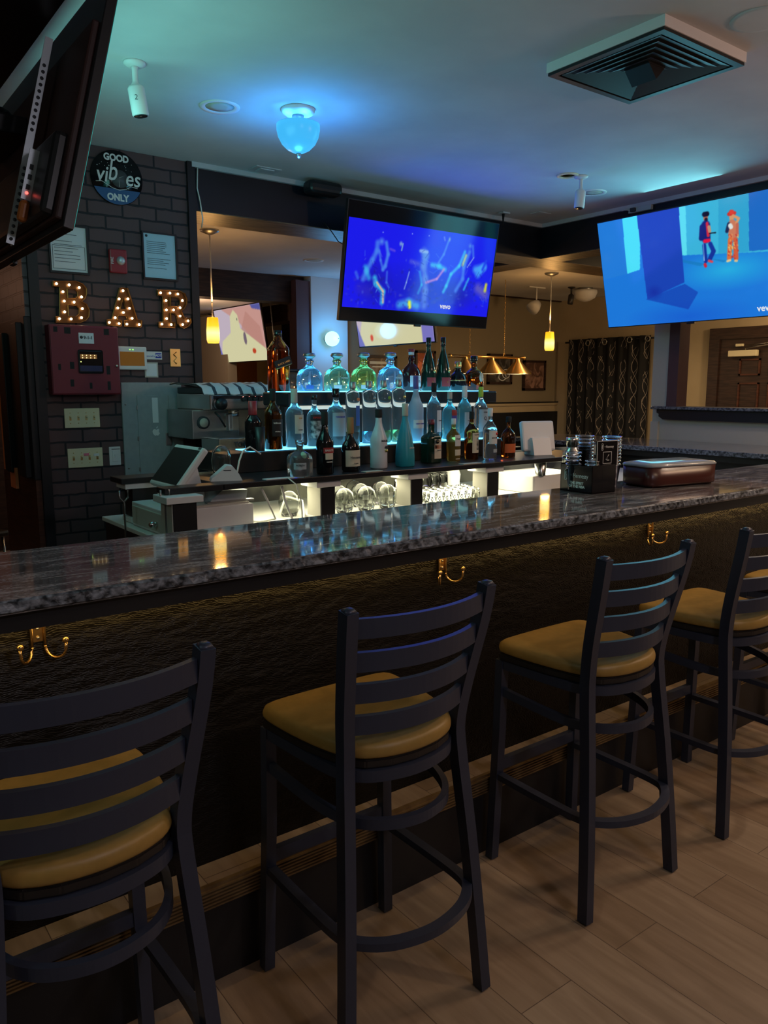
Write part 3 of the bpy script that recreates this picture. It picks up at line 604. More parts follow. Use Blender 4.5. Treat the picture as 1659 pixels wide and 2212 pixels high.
light('AREA', 'screen_glow', (1.0, 3.2, 2.38), (.3, .95, .85), 6.5, .7, (0, math.radians(-95), 0), 1.2)
# left television, seen from behind, on its bracket
t = tv('television seen from behind at the upper left, on a black bracket', (.79, 3.10, 2.351), PI/2, math.radians(14), 1.42, .745, back=False)
B().box(-.69, .69, .028, .05, -.35, .22, .006).build('back_cover', noisy(mat('back_cover', (.05, .02, .02), .5), (.035, .014, .014), (.05, .02, .018), 3), t)
B().box(-.66, .66, .04, .085, -.34, -.1, .015).build('rear_housing', 'plastic', t)
P = Paint(40, 24, 1.8, (60, 180, 170)); P.ell((.9, .5), .7, .4, (90, 225, 205)); P.mesh('picture', 1.4, .72, -.0032, -.36, t, screen_mat('screen_teal', 1.0))
fl = local(t)
def L2(px, py, off):
    mw = Matrix.Translation(t.location) @ t.rotation_euler.to_matrix().to_4x4(); inv = mw.inverted(); o = inv @ CP; d = inv.to_3x3() @ ray(px, py); k = o + d*((off-o.y)/d.y); return k.x, k.z
for pa, pb in (((98, 75), (10, 524)),):
    (xa, za), (xb, zb_) = L2(*pa, .11), L2(*pb, .11); x = (xa+xb)/2; z0, z1 = zb_, za; print('rail', xa, xb, z0, z1)
    r_ = B().box(x-.002, x+.002, .085, .108, z0, z1).box(x, x+.03, .085, .089, z0, z1).build('mount_rail', 'galv', t)
    nh = int((z1-z0)/.02)
    for k in range(nh):
        if .35 < k/nh < .52 or k/nh > .85: continue
        B().cyl((x-.0028, .0965, z0+.015+k*.02), (x-.0018, .0965, z0+.015+k*.02), .0055, 12).build('rail_hole', 'ink', r_)
(xa, za), (xb, zb_) = L2(72, 325, .1), L2(55, 430, .1); x = (xa+xb)/2; sx_ = x
B().box(x-.004, x, .085, .112, zb_, za).build('connector_plate', 'galv', t)
for k in range(3): B().box(x-.006, x-.003, .094, .104, zb_+.03+k*.03, zb_+.045+k*.03).build('socket', 'ink', t)
B().box(x-.03, x, .086, .115, zb_-.07, zb_-.005, .012).build('amber_tape', mat('amber_tape', (.35, .1, .02), .4), t)
B().ball((sx_-.006, .099, zb_+.02), .0045).build('status_light', emit('red_led', (1, .1, .08), 3), t)
b = root('wall_bracket', 'black jointed arm bracket holding the upper left television', 'bracket', (.0, 3.2, 2.42))
B().box(.2, .66, -.05, .03, .02, .07, .006).box(.62, .745, -.22, .22, -.03, .03, .006).build('arm', 'black', b)
B().box(.2, .24, -.2, .2, -.2, .19, .004).build('back_plate', 'black', b)
B().ball((.68, -.12, .03), .045).build('joint', 'black', b)
for k in range(3): B().tube([(.3+.03*k, -.15, -.1), (.4, -.2-.02*k, -.18), (.52, -.1, -.15+.05*k), (.6, -.02, .0)], .006, 6).build('cable', 'bcable' if k else 'cable', b)
# two televisions in the back rooms, the far left one a reflection modelled solid
def cartoon(P, two):
    P.c[:] = np.array((206, 190, 205))/255; P.poly([(.3, 1), (1.8, 1), (1.8, .12), (1.3, .45), (.9, .75)], (212, 160, 150)); P.poly([(.95, .55), (1.25, .9), (1.7, .6), (1.75, .2), (1.35, .38)], (196, 140, 128), .7)
    P.poly([(0, 0), (0, .05), (.15, .4), (.55, .55), (.62, .85), (.78, .96), (.92, .86), (.96, .6), (1.35, .42), (1.8, .2), (1.8, 0)], (226, 222, 176)); P.poly([(.0, 0), (.0, .35), (.1, .1), (.15, 0)], (120, 120, 200)); P.poly([(1.45, 1), (1.8, 1), (1.8, .88), (1.5, .93)], (90, 95, 170))
    if not two: P.ell((1.08, .42), .06, .12, (120, 105, 120), 1, .1); P.ell((.88, .78), .015, .03, (60, 60, 70), 1, .2); P.ell((1.35, .18), .07, .05, (200, 70, 40), 1, .1)
    else: P.ell((.35, .12), .04, .05, (225, 70, 30), 1, .1); P.poly([(1.55, 0), (1.55, .3), (1.8, .25), (1.8, 0)], (130, 125, 205))
for lb, loc, w_, h_, tw in (('mirror reflection of a television, built in the far left room, showing a cartoon hill', (5.56, 10.98, 2.34), 1.52, .83, 0), ('television hanging behind the middle television, bottom of a pale cartoon picture showing', (5.24, 6.84, 2.36), 1.34, .74, 1)):
    t = tv(lb, loc, -PI/2, math.radians(9), w_, h_); P = Paint(140, 80, 1.8, (255, 255, 255)); cartoon(P, tw); P.mesh('picture', w_-.03, h_-.03, -.0032, -h_/2+.015, t, screen_mat('screen_pale', .8))
    B().cyl((0, .05, 0), (0, .12, 2.74-loc[2]), .015).build('ceiling_pole', 'black', t)

# ------------------------------------------------------------------ lamps in the back rooms
def pendant(px, py0, py1, y, ztop, w, lb, cord=True, group='amber glass pendant lamps'):
    a = aty(px, py0, y); c = aty(px, py1, y); zt, zb = a.z, c.z; h = zt-zb; x = (a.x+c.x)/2
    t = root('pendant_lamp', lb, 'pendant lamp', (x, y, zb), group=group)
    r = w/2
    B().loft([(r*.86, 0), (r, h*.12), (r*1.0, h*.5), (r*.85, h*.95), (r*.8, h)], 20, 3.2, cap=False).build('glass_shade', 'amber', t)
    B().loft([(r*.3, h*.12), (r*.55, h*.25), (r*.55, h*.5), (r*.3, h*.65)], 14).build('bulb', 'ambercore', t)
    B().loft([(r*.8, h), (r*.3, h*1.02)], 16).build('cap', 'steelm', t)
    B().cyl((0, 0, h), (0, 0, ztop-zb-.02), .006, 6).build('cord', 'cable', t)
    B().loft([(.02, ztop-zb-.035), (.07, ztop-zb-.015), (.075, ztop-zb)], 24).build('canopy', 'steelm', t)
    light('POINT', 'pendant_bulb', (x, y, zb-.06), (1, .55, .16), 2.2, .05); light('POINT', 'pendant_bulb', (x, y, zt+.12), (1, .5, .15), 6.0, .05)
pendant(460, 686, 741, 5.87, CZ2, .092, 'amber glass pendant lamp hanging in the opening beside the brick wall')
pendant(1187, 717, 757, 5.87, CZ2, .094, 'amber glass pendant lamp hanging in front of the far tan wall, left of the curtain')
pendant(463, 803, 829, 12.3, CZ2, .1, 'mirror reflection of an amber pendant, built as a tiny lamp in the far left room')  # reflected pendant modelled as a solid lamp with its own bulbs
tag(B().cyl((5.52, 8.4, 1.55), (5.42, 8.4, 2.75), .006, 6).build('mirror_seam', 'steelm', None, (-.95, -.3, 0)), 'thin dark mirror seam, built as a cord in front of the cartoon television', 'cord')  # joint between mirror panels, modelled as a hanging cord
t = root('wall_globe_light', 'round white globe wall light glowing blue on the pale wall', 'wall light', (4.93, 7.6, 2.085))
B().cyl((0, 0, 0), (0, -.03, 0), .05, 20).build('base', 'steelm', t)
B().ball((0, -.09, 0), .082, seg=24).build('globe', emit('globe_glass', (.35, .9, 1), 2.2), t); B().ball((.035, -.168, .0), .006).build('finial', 'ink', t)
light('POINT', 'globe_bulb', (4.93, 7.38, 2.085), (.08, .45, 1), 9, .09)
# pool table lamp
t = root('billiard_lamp', 'brass billiard lamp with cone shades hanging on two chains', 'hanging lamp', (0, 6.5, 0))
xa, xb, zb = aty(972, 770, 6.5).x, aty(1132, 772, 6.5).x, 1.885
B().cyl((xa, 0, zb), (xb, 0, zb), .017, 14).ball((xa, 0, zb), .026).ball((xb, 0, zb), .026).build('bar', 'brass', t)
for px in (1004, 1062, 1118):
    x = aty(px, 800, 6.5).x; s = B().loft([(.165, 1.70), (.16, 1.712), (.035, 1.85), (.03, 1.88)], 28, cap=False, c=(x, 0)).build('shade', 'brass', t)
    B().loft([(.158, 1.703), (.15, 1.709)], 28, c=(x, 0)).build('diffuser', emit('billiard_white', (1, .9, .62), 2.2), s)
    light('POINT', 'billiard_bulb', (x, 6.5, 1.63), (1, .86, .6), 2.6, .06)
for px, pt in ((1015, (1.88, 2.74)), (1090, (1.88, 2.74))):
    x = aty(px, 715, 6.5).x; b = B()
    for k in range(36):
        z = pt[0]+.03+k*(pt[1]-pt[0]-.03)/36; b.cyl((x+(.006 if k % 2 else -.006), 0, z), (x+(-.006 if k % 2 else .006), 0, z+.026), .004, 5)
    b.tube([(x+.012*math.cos(a), 0, zb+.03+.02*math.sin(a)) for a in np.linspace(0, 2*PI, 12)], .004, 6); b.build('chain', 'brass', t)
# framed posters on the far wall
PC = [((788, 767), (855, 842), 'framed tan sports poster behind the pale blue square bottles', (.16, .09, .04)), ((895, 757), (938, 830), 'framed orange poster behind the tall cognac bottles', (.4, .08, .02)), ((1052, 764), (1103, 830), 'framed dark poster behind the billiard lamp', (.03, .025, .02)), ((1129, 778), (1175, 843), 'framed brown poster right of the billiard lamp', (.12, .06, .04))]
for i, (a, c, lb, col) in enumerate(PC):
    A = aty(*a, 7.69); D = aty(*c, 7.69); x0, x1, z1, z0 = A.x, D.x, A.z, D.z
    t = root('framed_poster', lb, 'picture', ((x0+x1)/2, 7.69, (z0+z1)/2)); w_, h_ = (x1-x0)/2, (z1-z0)/2; b = B()
    for q4 in ((-w_, w_, h_-.03, h_), (-w_, w_, -h_, -h_+.03), (-w_, -w_+.03, -h_, h_), (w_-.03, w_, -h_, h_)): b.box(q4[0], q4[1], -.03, 0, q4[2], q4[3])
    b.build('frame', 'darkwood', t)
    B().box(-w_+.03, w_-.03, -.012, -.002, -h_+.03, h_-.03).build('print', noisy(mat('poster_print', col, .5), col, tuple(min(1, c_*2.6+.05) for c_ in col), 7, 3, (1, 1, 1), 0, 0, 1.5, .45, .6), t)
    if i == 2: B().tube([(.05+.07*math.cos(a_), -.016, -.1+.05*math.sin(a_)) for a_ in np.linspace(0, 2*PI, 20)], .007, 6).tube([(.12+.07*math.cos(a_), -.016, -.06+.06*math.sin(a_)) for a_ in np.linspace(0, 2*PI, 20)], .006, 6).build('printed_rings', 'whiteink', t)
    if i == 0: B().box(-w_+.06, w_-.06, -.014, -.011, h_-.1, h_-.07).box(-w_+.1, w_-.1, -.014, -.011, h_-.14, h_-.125).build('printed_lines', 'cream', t)
# dining room ceiling fittings
t = root('track_spot_light', 'small white spotlight on a short stem under the tan ceiling', 'spotlight', (7.42, 6.78, CZ2))
B().box(-.14, .14, -.015, .015, -.012, 0).build('track', 'whitepaint', t); B().cyl((0, 0, 0), (0, 0, -.2), .008).build('stem', 'whitepaint', t)
B().loft([(.05, 0), (.075, -.06), (.08, -.12)], 18, mx=Matrix.Translation((.02, 0, -.19)) @ Matrix.Rotation(.9, 4, 'Y')).build('lamp_head', 'whitepaint', t)
camera_fix('ceiling_camera', 'tiny dark bullet camera on the tan ceiling near the curtain', (7.76, 6.53, CZ2), 1.0, .15, 0, 'plastic')
t = root('ceiling_globe_light', 'unlit white bowl ceiling light in the room with the curtain', 'ceiling light', (7.97, 6.49, CZ2))
B().loft([(.09, 0), (.08, -.03)], 20).build('canopy', 'steelm', t); B().loft([(.14, -.03), (.145, -.06), (.12, -.12), (.06, -.155), (.01, -.165)], 26).build('glass_bowl', 'whitepaint', t)
# curtain
g = mat('curtain_cloth', (.01, .01, .011), .8); n, l, b_ = nodes(g); tc = n.new('ShaderNodeTexCoord'); sx = n.new('ShaderNodeSeparateXYZ'); l.new(tc.outputs['Object'], sx.inputs[0])
def mth(op, a, c=None, d=None):
    m_ = n.new('ShaderNodeMath'); m_.operation = op
    for i, v in enumerate((a, c, d)):
        if v is None: continue
        if isinstance(v, (int, float)): m_.inputs[i].default_value = v
        else: l.new(v, m_.inputs[i])
    return m_.outputs[0]
outs = []
for ph_, k in ((0, 1), (PI, 1), (1.3, 1.6)):
    sn = mth('SINE', mth('MULTIPLY_ADD', sx.outputs[2], 13.0*k, ph_)); u = mth('MULTIPLY_ADD', sn, .028, sx.outputs[1]); fr = mth('FRACT', mth('MULTIPLY', u, 5.8)); ds = mth('ABSOLUTE', mth('SUBTRACT', fr, .5)); outs.append(mth('LESS_THAN', ds, .009))
mxx = mth('MAXIMUM', mth('MAXIMUM', outs[0], outs[1]), outs[2]); nz = n.new('ShaderNodeTexNoise'); nz.inputs['Scale'].default_value = 6; l.new(tc.outputs['Object'], nz.inputs['Vector'])
fc = mth('MULTIPLY', mxx, mth('GREATER_THAN', nz.outputs[0], .46)); mc = n.new('ShaderNodeMixRGB'); mc.inputs[1].default_value = (.008, .008, .009, 1); mc.inputs[2].default_value = (.42, .36, .3, 1); l.new(fc, mc.inputs[0]); l.new(mc.outputs[0], b_.inputs['Base Color'])
t = root('curtain', 'black eyelet curtain with silver wavy threads on the right tan wall', 'curtain', (8.82, 6.78, 0))
b = B(); V = []
for j in range(14):
    z = .3+1.9*j/13; V.append([b.bm.verts.new((.03*math.sin(i*.55)*(1+.3*math.sin(i*.13)), -.66+1.3*i/90, z)) for i in range(91)])
for r0, r1 in zip(V, V[1:]):
    for i in range(90): b.bm.faces.new((r0[i], r0[i+1], r1[i+1], r1[i]))
for f_ in b.bm.faces: f_.smooth = True
o = b.build('cloth', g, t); sm = o.modifiers.new('s', 'SOLIDIFY'); sm.thickness = .003
for py_, pz_ in ((1270, 741), (1306, 739), (1360, 734), (1399, 731)):
    p = atx(py_, pz_, 8.77); B().tube([(p.x-8.82, p.y-6.78+.035*math.cos(a), p.z+.035*math.sin(a)) for a in np.linspace(0, 2*PI, 16)][:-1], .008, 6, closed=True).build('eyelet', 'steel', t)
B().cyl((.03, -.7, 2.165), (.03, .74, 2.165), .012).build('rod', 'black', t)
# ------------------------------------------------------------------ things on the brick wall
WY = 4.85
def wall(name, label, cat, x, z, y=WY, group=None): return root(name, label, cat, (x, y-.001, z), group=group)
# round sign
t = wall('round_sign', 'round black sign with white lettering hung high on the brick wall', 'sign', 1.683, 2.766); R = .152
B().cyl((0, -.012, 0), (0, 0, 0), R, 56).build('disc', 'gloss', t)
b = B(); pts = [(R*.985*math.cos(a), -.0135, R*.985*math.sin(a)) for a in np.linspace(math.radians(205), math.radians(335), 24)]
b.prism([(p[0], p[2]) for p in pts], -.0132, -.0125); b.build('blue_segment', mat('sign_blue', (.02, .09, .22), .4), t)
text('GOOD', .052, 'whiteink', t, (0, -.0145, .108), bold=.0022, sx=.9); text('vi', .125, 'whiteink', t, (-.09, -.0145, .008), bold=.0012, shear=.2, sx=.85)
text('es', .125, 'whiteink', t, (.088, -.0205, .0), bold=.0012, shear=.2, sx=.85); text('b', .16, 'whiteink', t, (-.03, -.0205, .03), bold=.0008, shear=.25, sx=.7); text('ONLY', .052, 'whiteink', t, (0, -.0145, -.112), bold=.0022, sx=.9)
B().cyl((.015, -.017, -.005), (.015, -.0125, -.005), .05, 30).build('grey_dial', mat('dial_grey', (.07, .075, .08), .5), t)
B().tube([(.01, -.0175, -.05), (.01, -.0175, 0), (.052, -.0175, .02), (.01, -.0175, 0)], .0015, 5).build('dial_hands', 'whiteink', t)
B().tube([(-.125, -.0145, -.035), (-.09, -.0145, -.03), (-.06, -.0145, -.045), (-.03, -.0145, -.06), (.01, -.0145, -.068), (.05, -.0145, -.058), (.08, -.0145, -.04), (.12, -.0145, -.045)], .0018, 5).build('underline', 'whiteink', t)
rr = random.Random(5)
for i in range(16):
    a = rr.uniform(.35, PI-.35); r = rr.uniform(.07, .13); B().ball((r*math.cos(a), -.013, r*math.sin(a)*.7+.02), rr.choice([.0018, .003])).build('printed_dot', 'whiteink', t)
# framed papers
def paper(lb, x, z, w_, h_, rows, title=None, tint='paper'):
    t = wall('framed_paper', lb, 'framed paper', x, z); b = B()
    for a in ((-w_/2-.01, w_/2+.01, h_/2, h_/2+.01), (-w_/2-.01, w_/2+.01, -h_/2-.012, -h_/2), (-w_/2-.01, -w_/2, -h_/2, h_/2), (w_/2, w_/2+.012, -h_/2, h_/2)): b.box(a[0], a[1], -.014, 0, a[2], a[3])
    b.build('frame', 'black', t); B().box(-w_/2, w_/2, -.006, -.001, -h_/2, h_/2).build('sheet', tint, t)
    b = B(); r = random.Random(rows)
    for k in range(rows):
        z_ = h_*.32-k*h_*.68/rows; ln_ = r.uniform(.5, .8)*w_; 
        if r.random() < .75: b.box(-w_*.4, -w_*.4+ln_, -.0068, -.0058, z_-.0012, z_+.0012)
    o = b.build('printed_lines', 'ink', t); o['kind'] = 'stuff'
    return t
t = paper('framed white certificate half hidden behind the upper left television', 1.385, 2.335, .2, .25, 9)
b = B()
for a in ((-.09, .09, .015, .017), (-.09, .09, -.112, -.11), (-.09, -.088, -.112, .017), (.088, .09, -.112, .017)): b.box(a[0], a[1], -.0075, -.006, a[2], a[3])
b.build('printed_border', 'ink', t)
t = paper('framed pale blue licence sheet on the right of the brick wall', 1.925, 2.345, .2, .26, 16, tint=mat('bluish_paper', (.42, .6, .72), .8))
B().cyl((-.08, -.0072, .115), (-.08, -.006, .115), .008, 16).build('printed_seal', 'ink', t)
# fire alarm
t = wall('fire_alarm', 'red fire alarm strobe between the two framed papers', 'fire alarm', 1.662, 2.292)
B().box(-.052, .052, -.03, 0, -.068, .068, .008).build('housing', 'red', t); B().ball((.012, -.03, .002), .026, 1).build('strobe_lens', 'galv', t)
text('FIRE', .022, 'whiteink', t, (-.038, -.0312, 0), (PI/2, -PI/2, 0))
# marquee letters
def K(cx, cy, y=4.822): p = aty(cx/3.568, 560+cy/3.568, y); return (p.x, p.z)
LET = {'B': ([(408, 168), (590, 168), (640, 190), (668, 225), (670, 270), (655, 305), (632, 325), (668, 345), (690, 390), (688, 440), (665, 470), (620, 488), (430, 487), (430, 442), (462, 437), (460, 215), (410, 207)], [[(520, 225), (580, 228), (600, 250), (600, 285), (585, 300), (525, 300)], [(527, 350), (590, 355), (612, 380), (612, 420), (590, 440), (530, 438)]], [(437, 187), (535, 197), (612, 218), (487, 250), (630, 290), (497, 322), (573, 330), (637, 380), (500, 405), (630, 450), (460, 458), (550, 460)]),
       'A': ([(925, 218), (985, 222), (1060, 465), (1095, 470), (1090, 525), (965, 520), (962, 472), (985, 468), (975, 435), (915, 430), (905, 465), (940, 470), (935, 515), (828, 508), (825, 465), (862, 462)], [[(950, 300), (970, 385), (927, 385)]], [(950, 242), (920, 305), (988, 305), (910, 375), (1000, 378), (953, 410), (890, 450), (1020, 455), (845, 487), (920, 495), (980, 500), (1075, 503)]),
       'R': ([(1215, 235), (1380, 240), (1425, 262), (1443, 310), (1440, 350), (1418, 385), (1400, 397), (1412, 430), (1428, 458), (1438, 452), (1472, 455), (1474, 490), (1452, 518), (1420, 532), (1390, 525), (1372, 500), (1365, 440), (1345, 415), (1318, 412), (1320, 480), (1350, 485), (1350, 527), (1228, 525), (1226, 485), (1258, 480), (1255, 285), (1218, 280)], [[(1315, 290), (1370, 295), (1390, 315), (1385, 350), (1365, 364), (1315, 362)]], [(1240, 258), (1312, 260), (1373, 268), (1282, 318), (1408, 318), (1390, 373), (1285, 390), (1340, 390), (1390, 437), (1287, 457), (1452, 475), (1410, 503), (1250, 500), (1322, 503)])}
M['mletter'] = mat('bronze_tray', (.09, .04, .012), .35, .6); M['mrim'] = mat('gilt_rim', (.9, .5, .16), .25, 1); M['mbulb'] = emit('letter_bulb', (1, .74, .4), 14)
for L, (out, holes, bulbs) in LET.items():
    cx, cz = K(sum(p[0] for p in out)/len(out), sum(p[1] for p in out)/len(out))
    t = root('marquee_letter', 'lit bulb marquee letter %s on the brick wall' % L, 'letter light', (cx, WY-.002, cz), group='marquee letters on the brick wall')
    cu = bpy.data.curves.new('c', 'CURVE'); cu.dimensions = '2D'; cu.fill_mode = 'BOTH'; cu.extrude = .003
    for poly in [out]+holes:
        s = cu.splines.new('POLY'); s.points.add(len(poly)-1); s.use_cyclic_u = True
        for i, p in enumerate(poly): X, Z = K(*p); s.points[i].co = (X-cx, Z-cz, 0, 1)
    o = bpy.data.objects.new('c', cu); C.objects.link(o); me = bpy.data.meshes.new_from_object(o.evaluated_get(bpy.context.evaluated_depsgraph_get())); bpy.data.objects.remove(o)
    me.transform(Matrix.Translation((0, -.005, 0)) @ Matrix.Rotation(PI/2, 4, 'X')); me.materials.clear(); me.materials.append(M['mletter']); o = bpy.data.objects.new('letter_tray', me); C.objects.link(o); o.parent = t
    for poly in [out]+holes:
        P3 = [(K(*p)[0]-cx, -.018, K(*p)[1]-cz) for p in poly]; B().tube(P3, 0, closed=True, rect=(.0025, .028) if 0 else None or (.003, .003)).build('rim', 'mrim', t)
        b = B()
        for i in range(len(P3)):
            a, c = P3[i], P3[(i+1) % len(P3)]; b.quad((a[0], -.004, a[2]), (c[0], -.004, c[2]), (c[0], -.032, c[2]), (a[0], -.032, a[2]))
        b.build('side_wall', 'mletter', t)
    for p in bulbs: X, Z = K(*p); B().ball((X-cx, -.022, Z-cz), .0068, seg=10).build('bulb', 'mbulb', t)
    light('POINT', 'letter_glow', (cx, WY-.09, cz), (1, .6, .25), .22, .08)
# red fire panel
t = wall('fire_alarm_cabinet', 'square maroon fire alarm control panel below the letter B', 'fire panel', 1.42, 1.708)
B().box(-.195, .195, -.09, 0, -.197, .197, .006).build('cabinet', 'darkred', t); B().box(-.19, .19, -.094, -.089, -.19, .188, .002).build('door', 'darkred', t)
B().box(-.045, .095, -.1, -.093, -.075, .06, .01).build('window_frame', 'plastic', t); B().box(-.038, .088, -.102, -.099, -.045, .05).build('display_window', 'gloss', t)
b = B().box(-.038, .088, -.1025, -.1015, -.062, -.03); b.build('blue_label', mat('navy_label', (.01, .02, .08), .4), t)
B().box(-.035, .06, -.1035, -.102, .008, .034).build('key_pad', 'brass', t)
for i in range(4):
    for j in range(2): B().ball((-.022+i*.023, -.105, .014+j*.014), .003, seg=8).build('key_light', emit('key_light', (1, .8, .4), 1.5) if not (i or j) else bpy.data.materials['key_light'], t)
B().box(-.034, -.03, -.1035, -.102, -.012, -.006).build('status_light', emit('lime_led', (.7, 1, .2), 3), t)
B().box(-.035, .05, -.097, -.0935, .095, .155).build('white_label', 'paper', t); text('9-1-1', .024, 'ink', t, (.018, -.0975, .128), bold=.0008); B().cyl((-.02, -.0975, .13), (-.02, -.0965, .13), .009, 14).build('label_seal', 'ink', t)
for x, z, w_, h_ in ((-.16, .17, .022, .03), (-.095, .165, .035, .035), (.125, .165, .03, .035), (-.15, -.04, .015, .035), (-.08, -.03, .024, .04), (.125, -.055, .022, .05), (-.085, -.13, .02, .04), (.02, -.145, .015, .035), (.125, -.145, .018, .05)): B().box(x-w_/2, x+w_/2, -.0945, -.0935, z-h_/2, z+h_/2).build('knockout_patch', 'blackmat', t)
B().cyl((.175, -.1, -.03), (.175, -.092, -.03), .008, 14).build('lock', 'steel', t)
# alarm keypad, labels, plates
t = wall('alarm_keypad', 'white alarm touch keypad with amber screen right of the maroon panel', 'keypad', 1.716, 1.728)
B().box(-.093, .093, -.025, 0, -.07, .07, .008).build('body', 'whitepaint', t); B().box(-.075, .075, -.0262, -.0245, -.045, .038).build('screen', mat('keypad_screen', (.16, .07, .015), .2, emis=(.3, .12, .02), es=.25), t)
for x in (-.012, .006): B().box(x-.004, x+.004, -.0268, -.0248, .049, .053).build('status_light', emit('green_led', (.3, 1, .1), 2), t)
t = wall('alarm_sticker', 'small white and blue ADT sticker beside the alarm keypad', 'sticker', 1.862, 1.748); B().box(-.05, .05, -.003, 0, -.024, .024).build('sticker_base', 'whitepaint', t)
B().box(.008, .046, -.004, -.003, -.015, .015).build('logo_patch', 'blue', t); text('ADT', .02, 'whitepaint', t, (.027, -.0042, 0), bold=.001); text('secured by', .013, 'blue', t, (-.022, -.0035, -.004))
t = wall('paper_note', 'small framed white note under the alarm sticker', 'note', 1.84, 1.66); B().box(-.042, .042, -.004, 0, -.046, .046).build('clear_frame', 'pony', t); B().box(-.034, .034, -.005, -.004, -.038, .038).build('note_sheet', 'paper', t)
t = wall('brass_plate', 'shiny gold decorated plate on the brick wall left of the opening', 'plaque', 1.998, 1.737); B().box(-.034, .034, -.006, 0, -.056, .056, .002).build('plate', 'gold', t); B().tube([(.008, -.007, .035), (-.012, -.007, .02), (.01, -.007, 0), (-.01, -.007, -.02), (.006, -.007, -.038)], .004, 6).build('relief', 'brass', t)
for x, z, lb in ((1.405, 1.374, 'upper cream four-gang light switch plate below the maroon panel'), (1.41, 1.138, 'lower cream four-gang light switch plate with a pink sticker')):
    t = wall('light_switch', lb, 'light switch', x, z, group='four-gang switch plates'); B().box(-.102, .102, -.006, 0, -.057, .057, .003).build('plate', 'cream', t)
    for k in range(4):
        xx = -.069+k*.046; B().box(xx-.006, xx+.006, -.007, -.005, -.013, .013).build('slot', 'brass', t); B().prism([(-.006, -.002), (-.018, .006), (-.016, .010), (-.006, .008)], xx-.0035, xx+.0035, 'yz').build('toggle', 'cream', t)
        for z_ in (-.03, .03): B().ball((xx, -.006, z_), .003, seg=8).build('screw', 'brass', t)
    if z < 1.2: B().box(-.01, .02, -.0085, -.006, .012, .026).build('pink_sticker', mat('pink_sticker', (.8, .2, .3), .6), t); B().box(.048, .08, -.0085, -.006, .008, .022).build('sticky_tape', 'paper', t)
t = wall('light_switch', 'single white dimmer switch left of the grey electrical panel', 'light switch', 1.586, 1.139); B().box(-.035, .035, -.006, 0, -.057, .057, .003).build('plate', 'whitepaint', t); B().box(-.016, .016, -.009, -.006, -.033, .033, .001).build('rocker', 'whitepaint', t); B().box(-.004, .004, -.014, -.009, -.01, .01).build('toggle', 'whitepaint', t); B().box(-.02, .03, -.0075, -.006, .04, .044).build('handwriting', 'ink', t)
# electrical panel
t = wall('electrical_panel', 'tall grey electrical panel with a white strip and a fruit sticker', 'electrical panel', 1.832, 1.28); B().box(-.192, .192, -.02, 0, -.303, .303, .004).build('cover', 'grey', t)
B().box(-.1, .1, -.026, -.02, -.3, .225, .002).build('door', 'grey', t); B().box(.07, .11, -.031, -.025, -.09, -.01, .003).build('latch', 'steelm', t); B().box(-.007, .03, -.0275, -.026, .055, .21).build('white_strip', 'paper', t)
q = B(); q.prism([(.001, -.01), (-.008, -.004), (-.02, -.008), (-.025, -.02), (-.02, -.036), (-.008, -.046), (.001, -.043), (.01, -.046), (.02, -.036), (.0225, -.03), (.016, -.024), (.016, -.016), (.021, -.01), (.012, -.004)], -.0275, -.026).prism([(.001, -.001), (.003, .008), (.011, .013), (.009, .004)], -.0275, -.026)
q.build('fruit_sticker', 'whitepaint', t, (.012, 0, .02))
for x, z in ((-.17, .17), (.17, .17), (-.17, -.22), (.17, -.22)): B().ball((x, -.02, z), .006, seg=8).build('screw', 'steelm', t)
for z in (.15, -.04, -.23): B().box(-.106, -.098, -.028, -.02, z-.012, z+.012).build('hinge', 'steelm', t)

# ------------------------------------------------------------------ back bar
SZ = 1.155; T2 = 1.252; T3 = 1.53
t = root('back_bar', 'long low black shelf of the back bar carrying the front row of bottles', 'shelf', (0, 0, 0))
B().box(1.42, 3.92, 3.0, 3.4, 1.13, SZ, .003).box(1.17, 1.43, 3.0, 3.09, 1.13, SZ, .003).build('low_shelf', 'plastic', t)
t = root('bottle_step', 'lower black bottle tier with a glowing cyan top on the back bar', 'shelf', (0, 0, 0))
B().box(1.6, 3.44, 3.34, 3.64, SZ, T2-.004, .003).build('lower_tier', 'plastic', t)
B().box(1.76, 3.42, 3.4, 3.56, T2-.004, T2-.001).build('lit_top', 'cyan_led', t)
t = root('bottle_step', 'upper black bottle tier with glowing cyan top and pale light bar', 'shelf', (0, 0, 0))
B().box(2.09, 3.5, 3.645, 3.68, SZ, 1.45).build('riser', 'plastic', t)
B().box(2.10, 3.62, 3.62, 3.9, 1.455, T3-.004, .008).build('upper_tier', 'plastic', t)
B().box(2.12, 3.56, 3.635, 3.88, T3-.004, T3-.001).build('lit_top', 'cyan_led', t)
B().box(2.14, 3.52, 3.625, 3.645, 1.435, 1.455, .003).build('light_bar', mat('light_bar_acrylic', (.8, .8, .7), .3, emis=(1, .95, .75), es=.45), t)
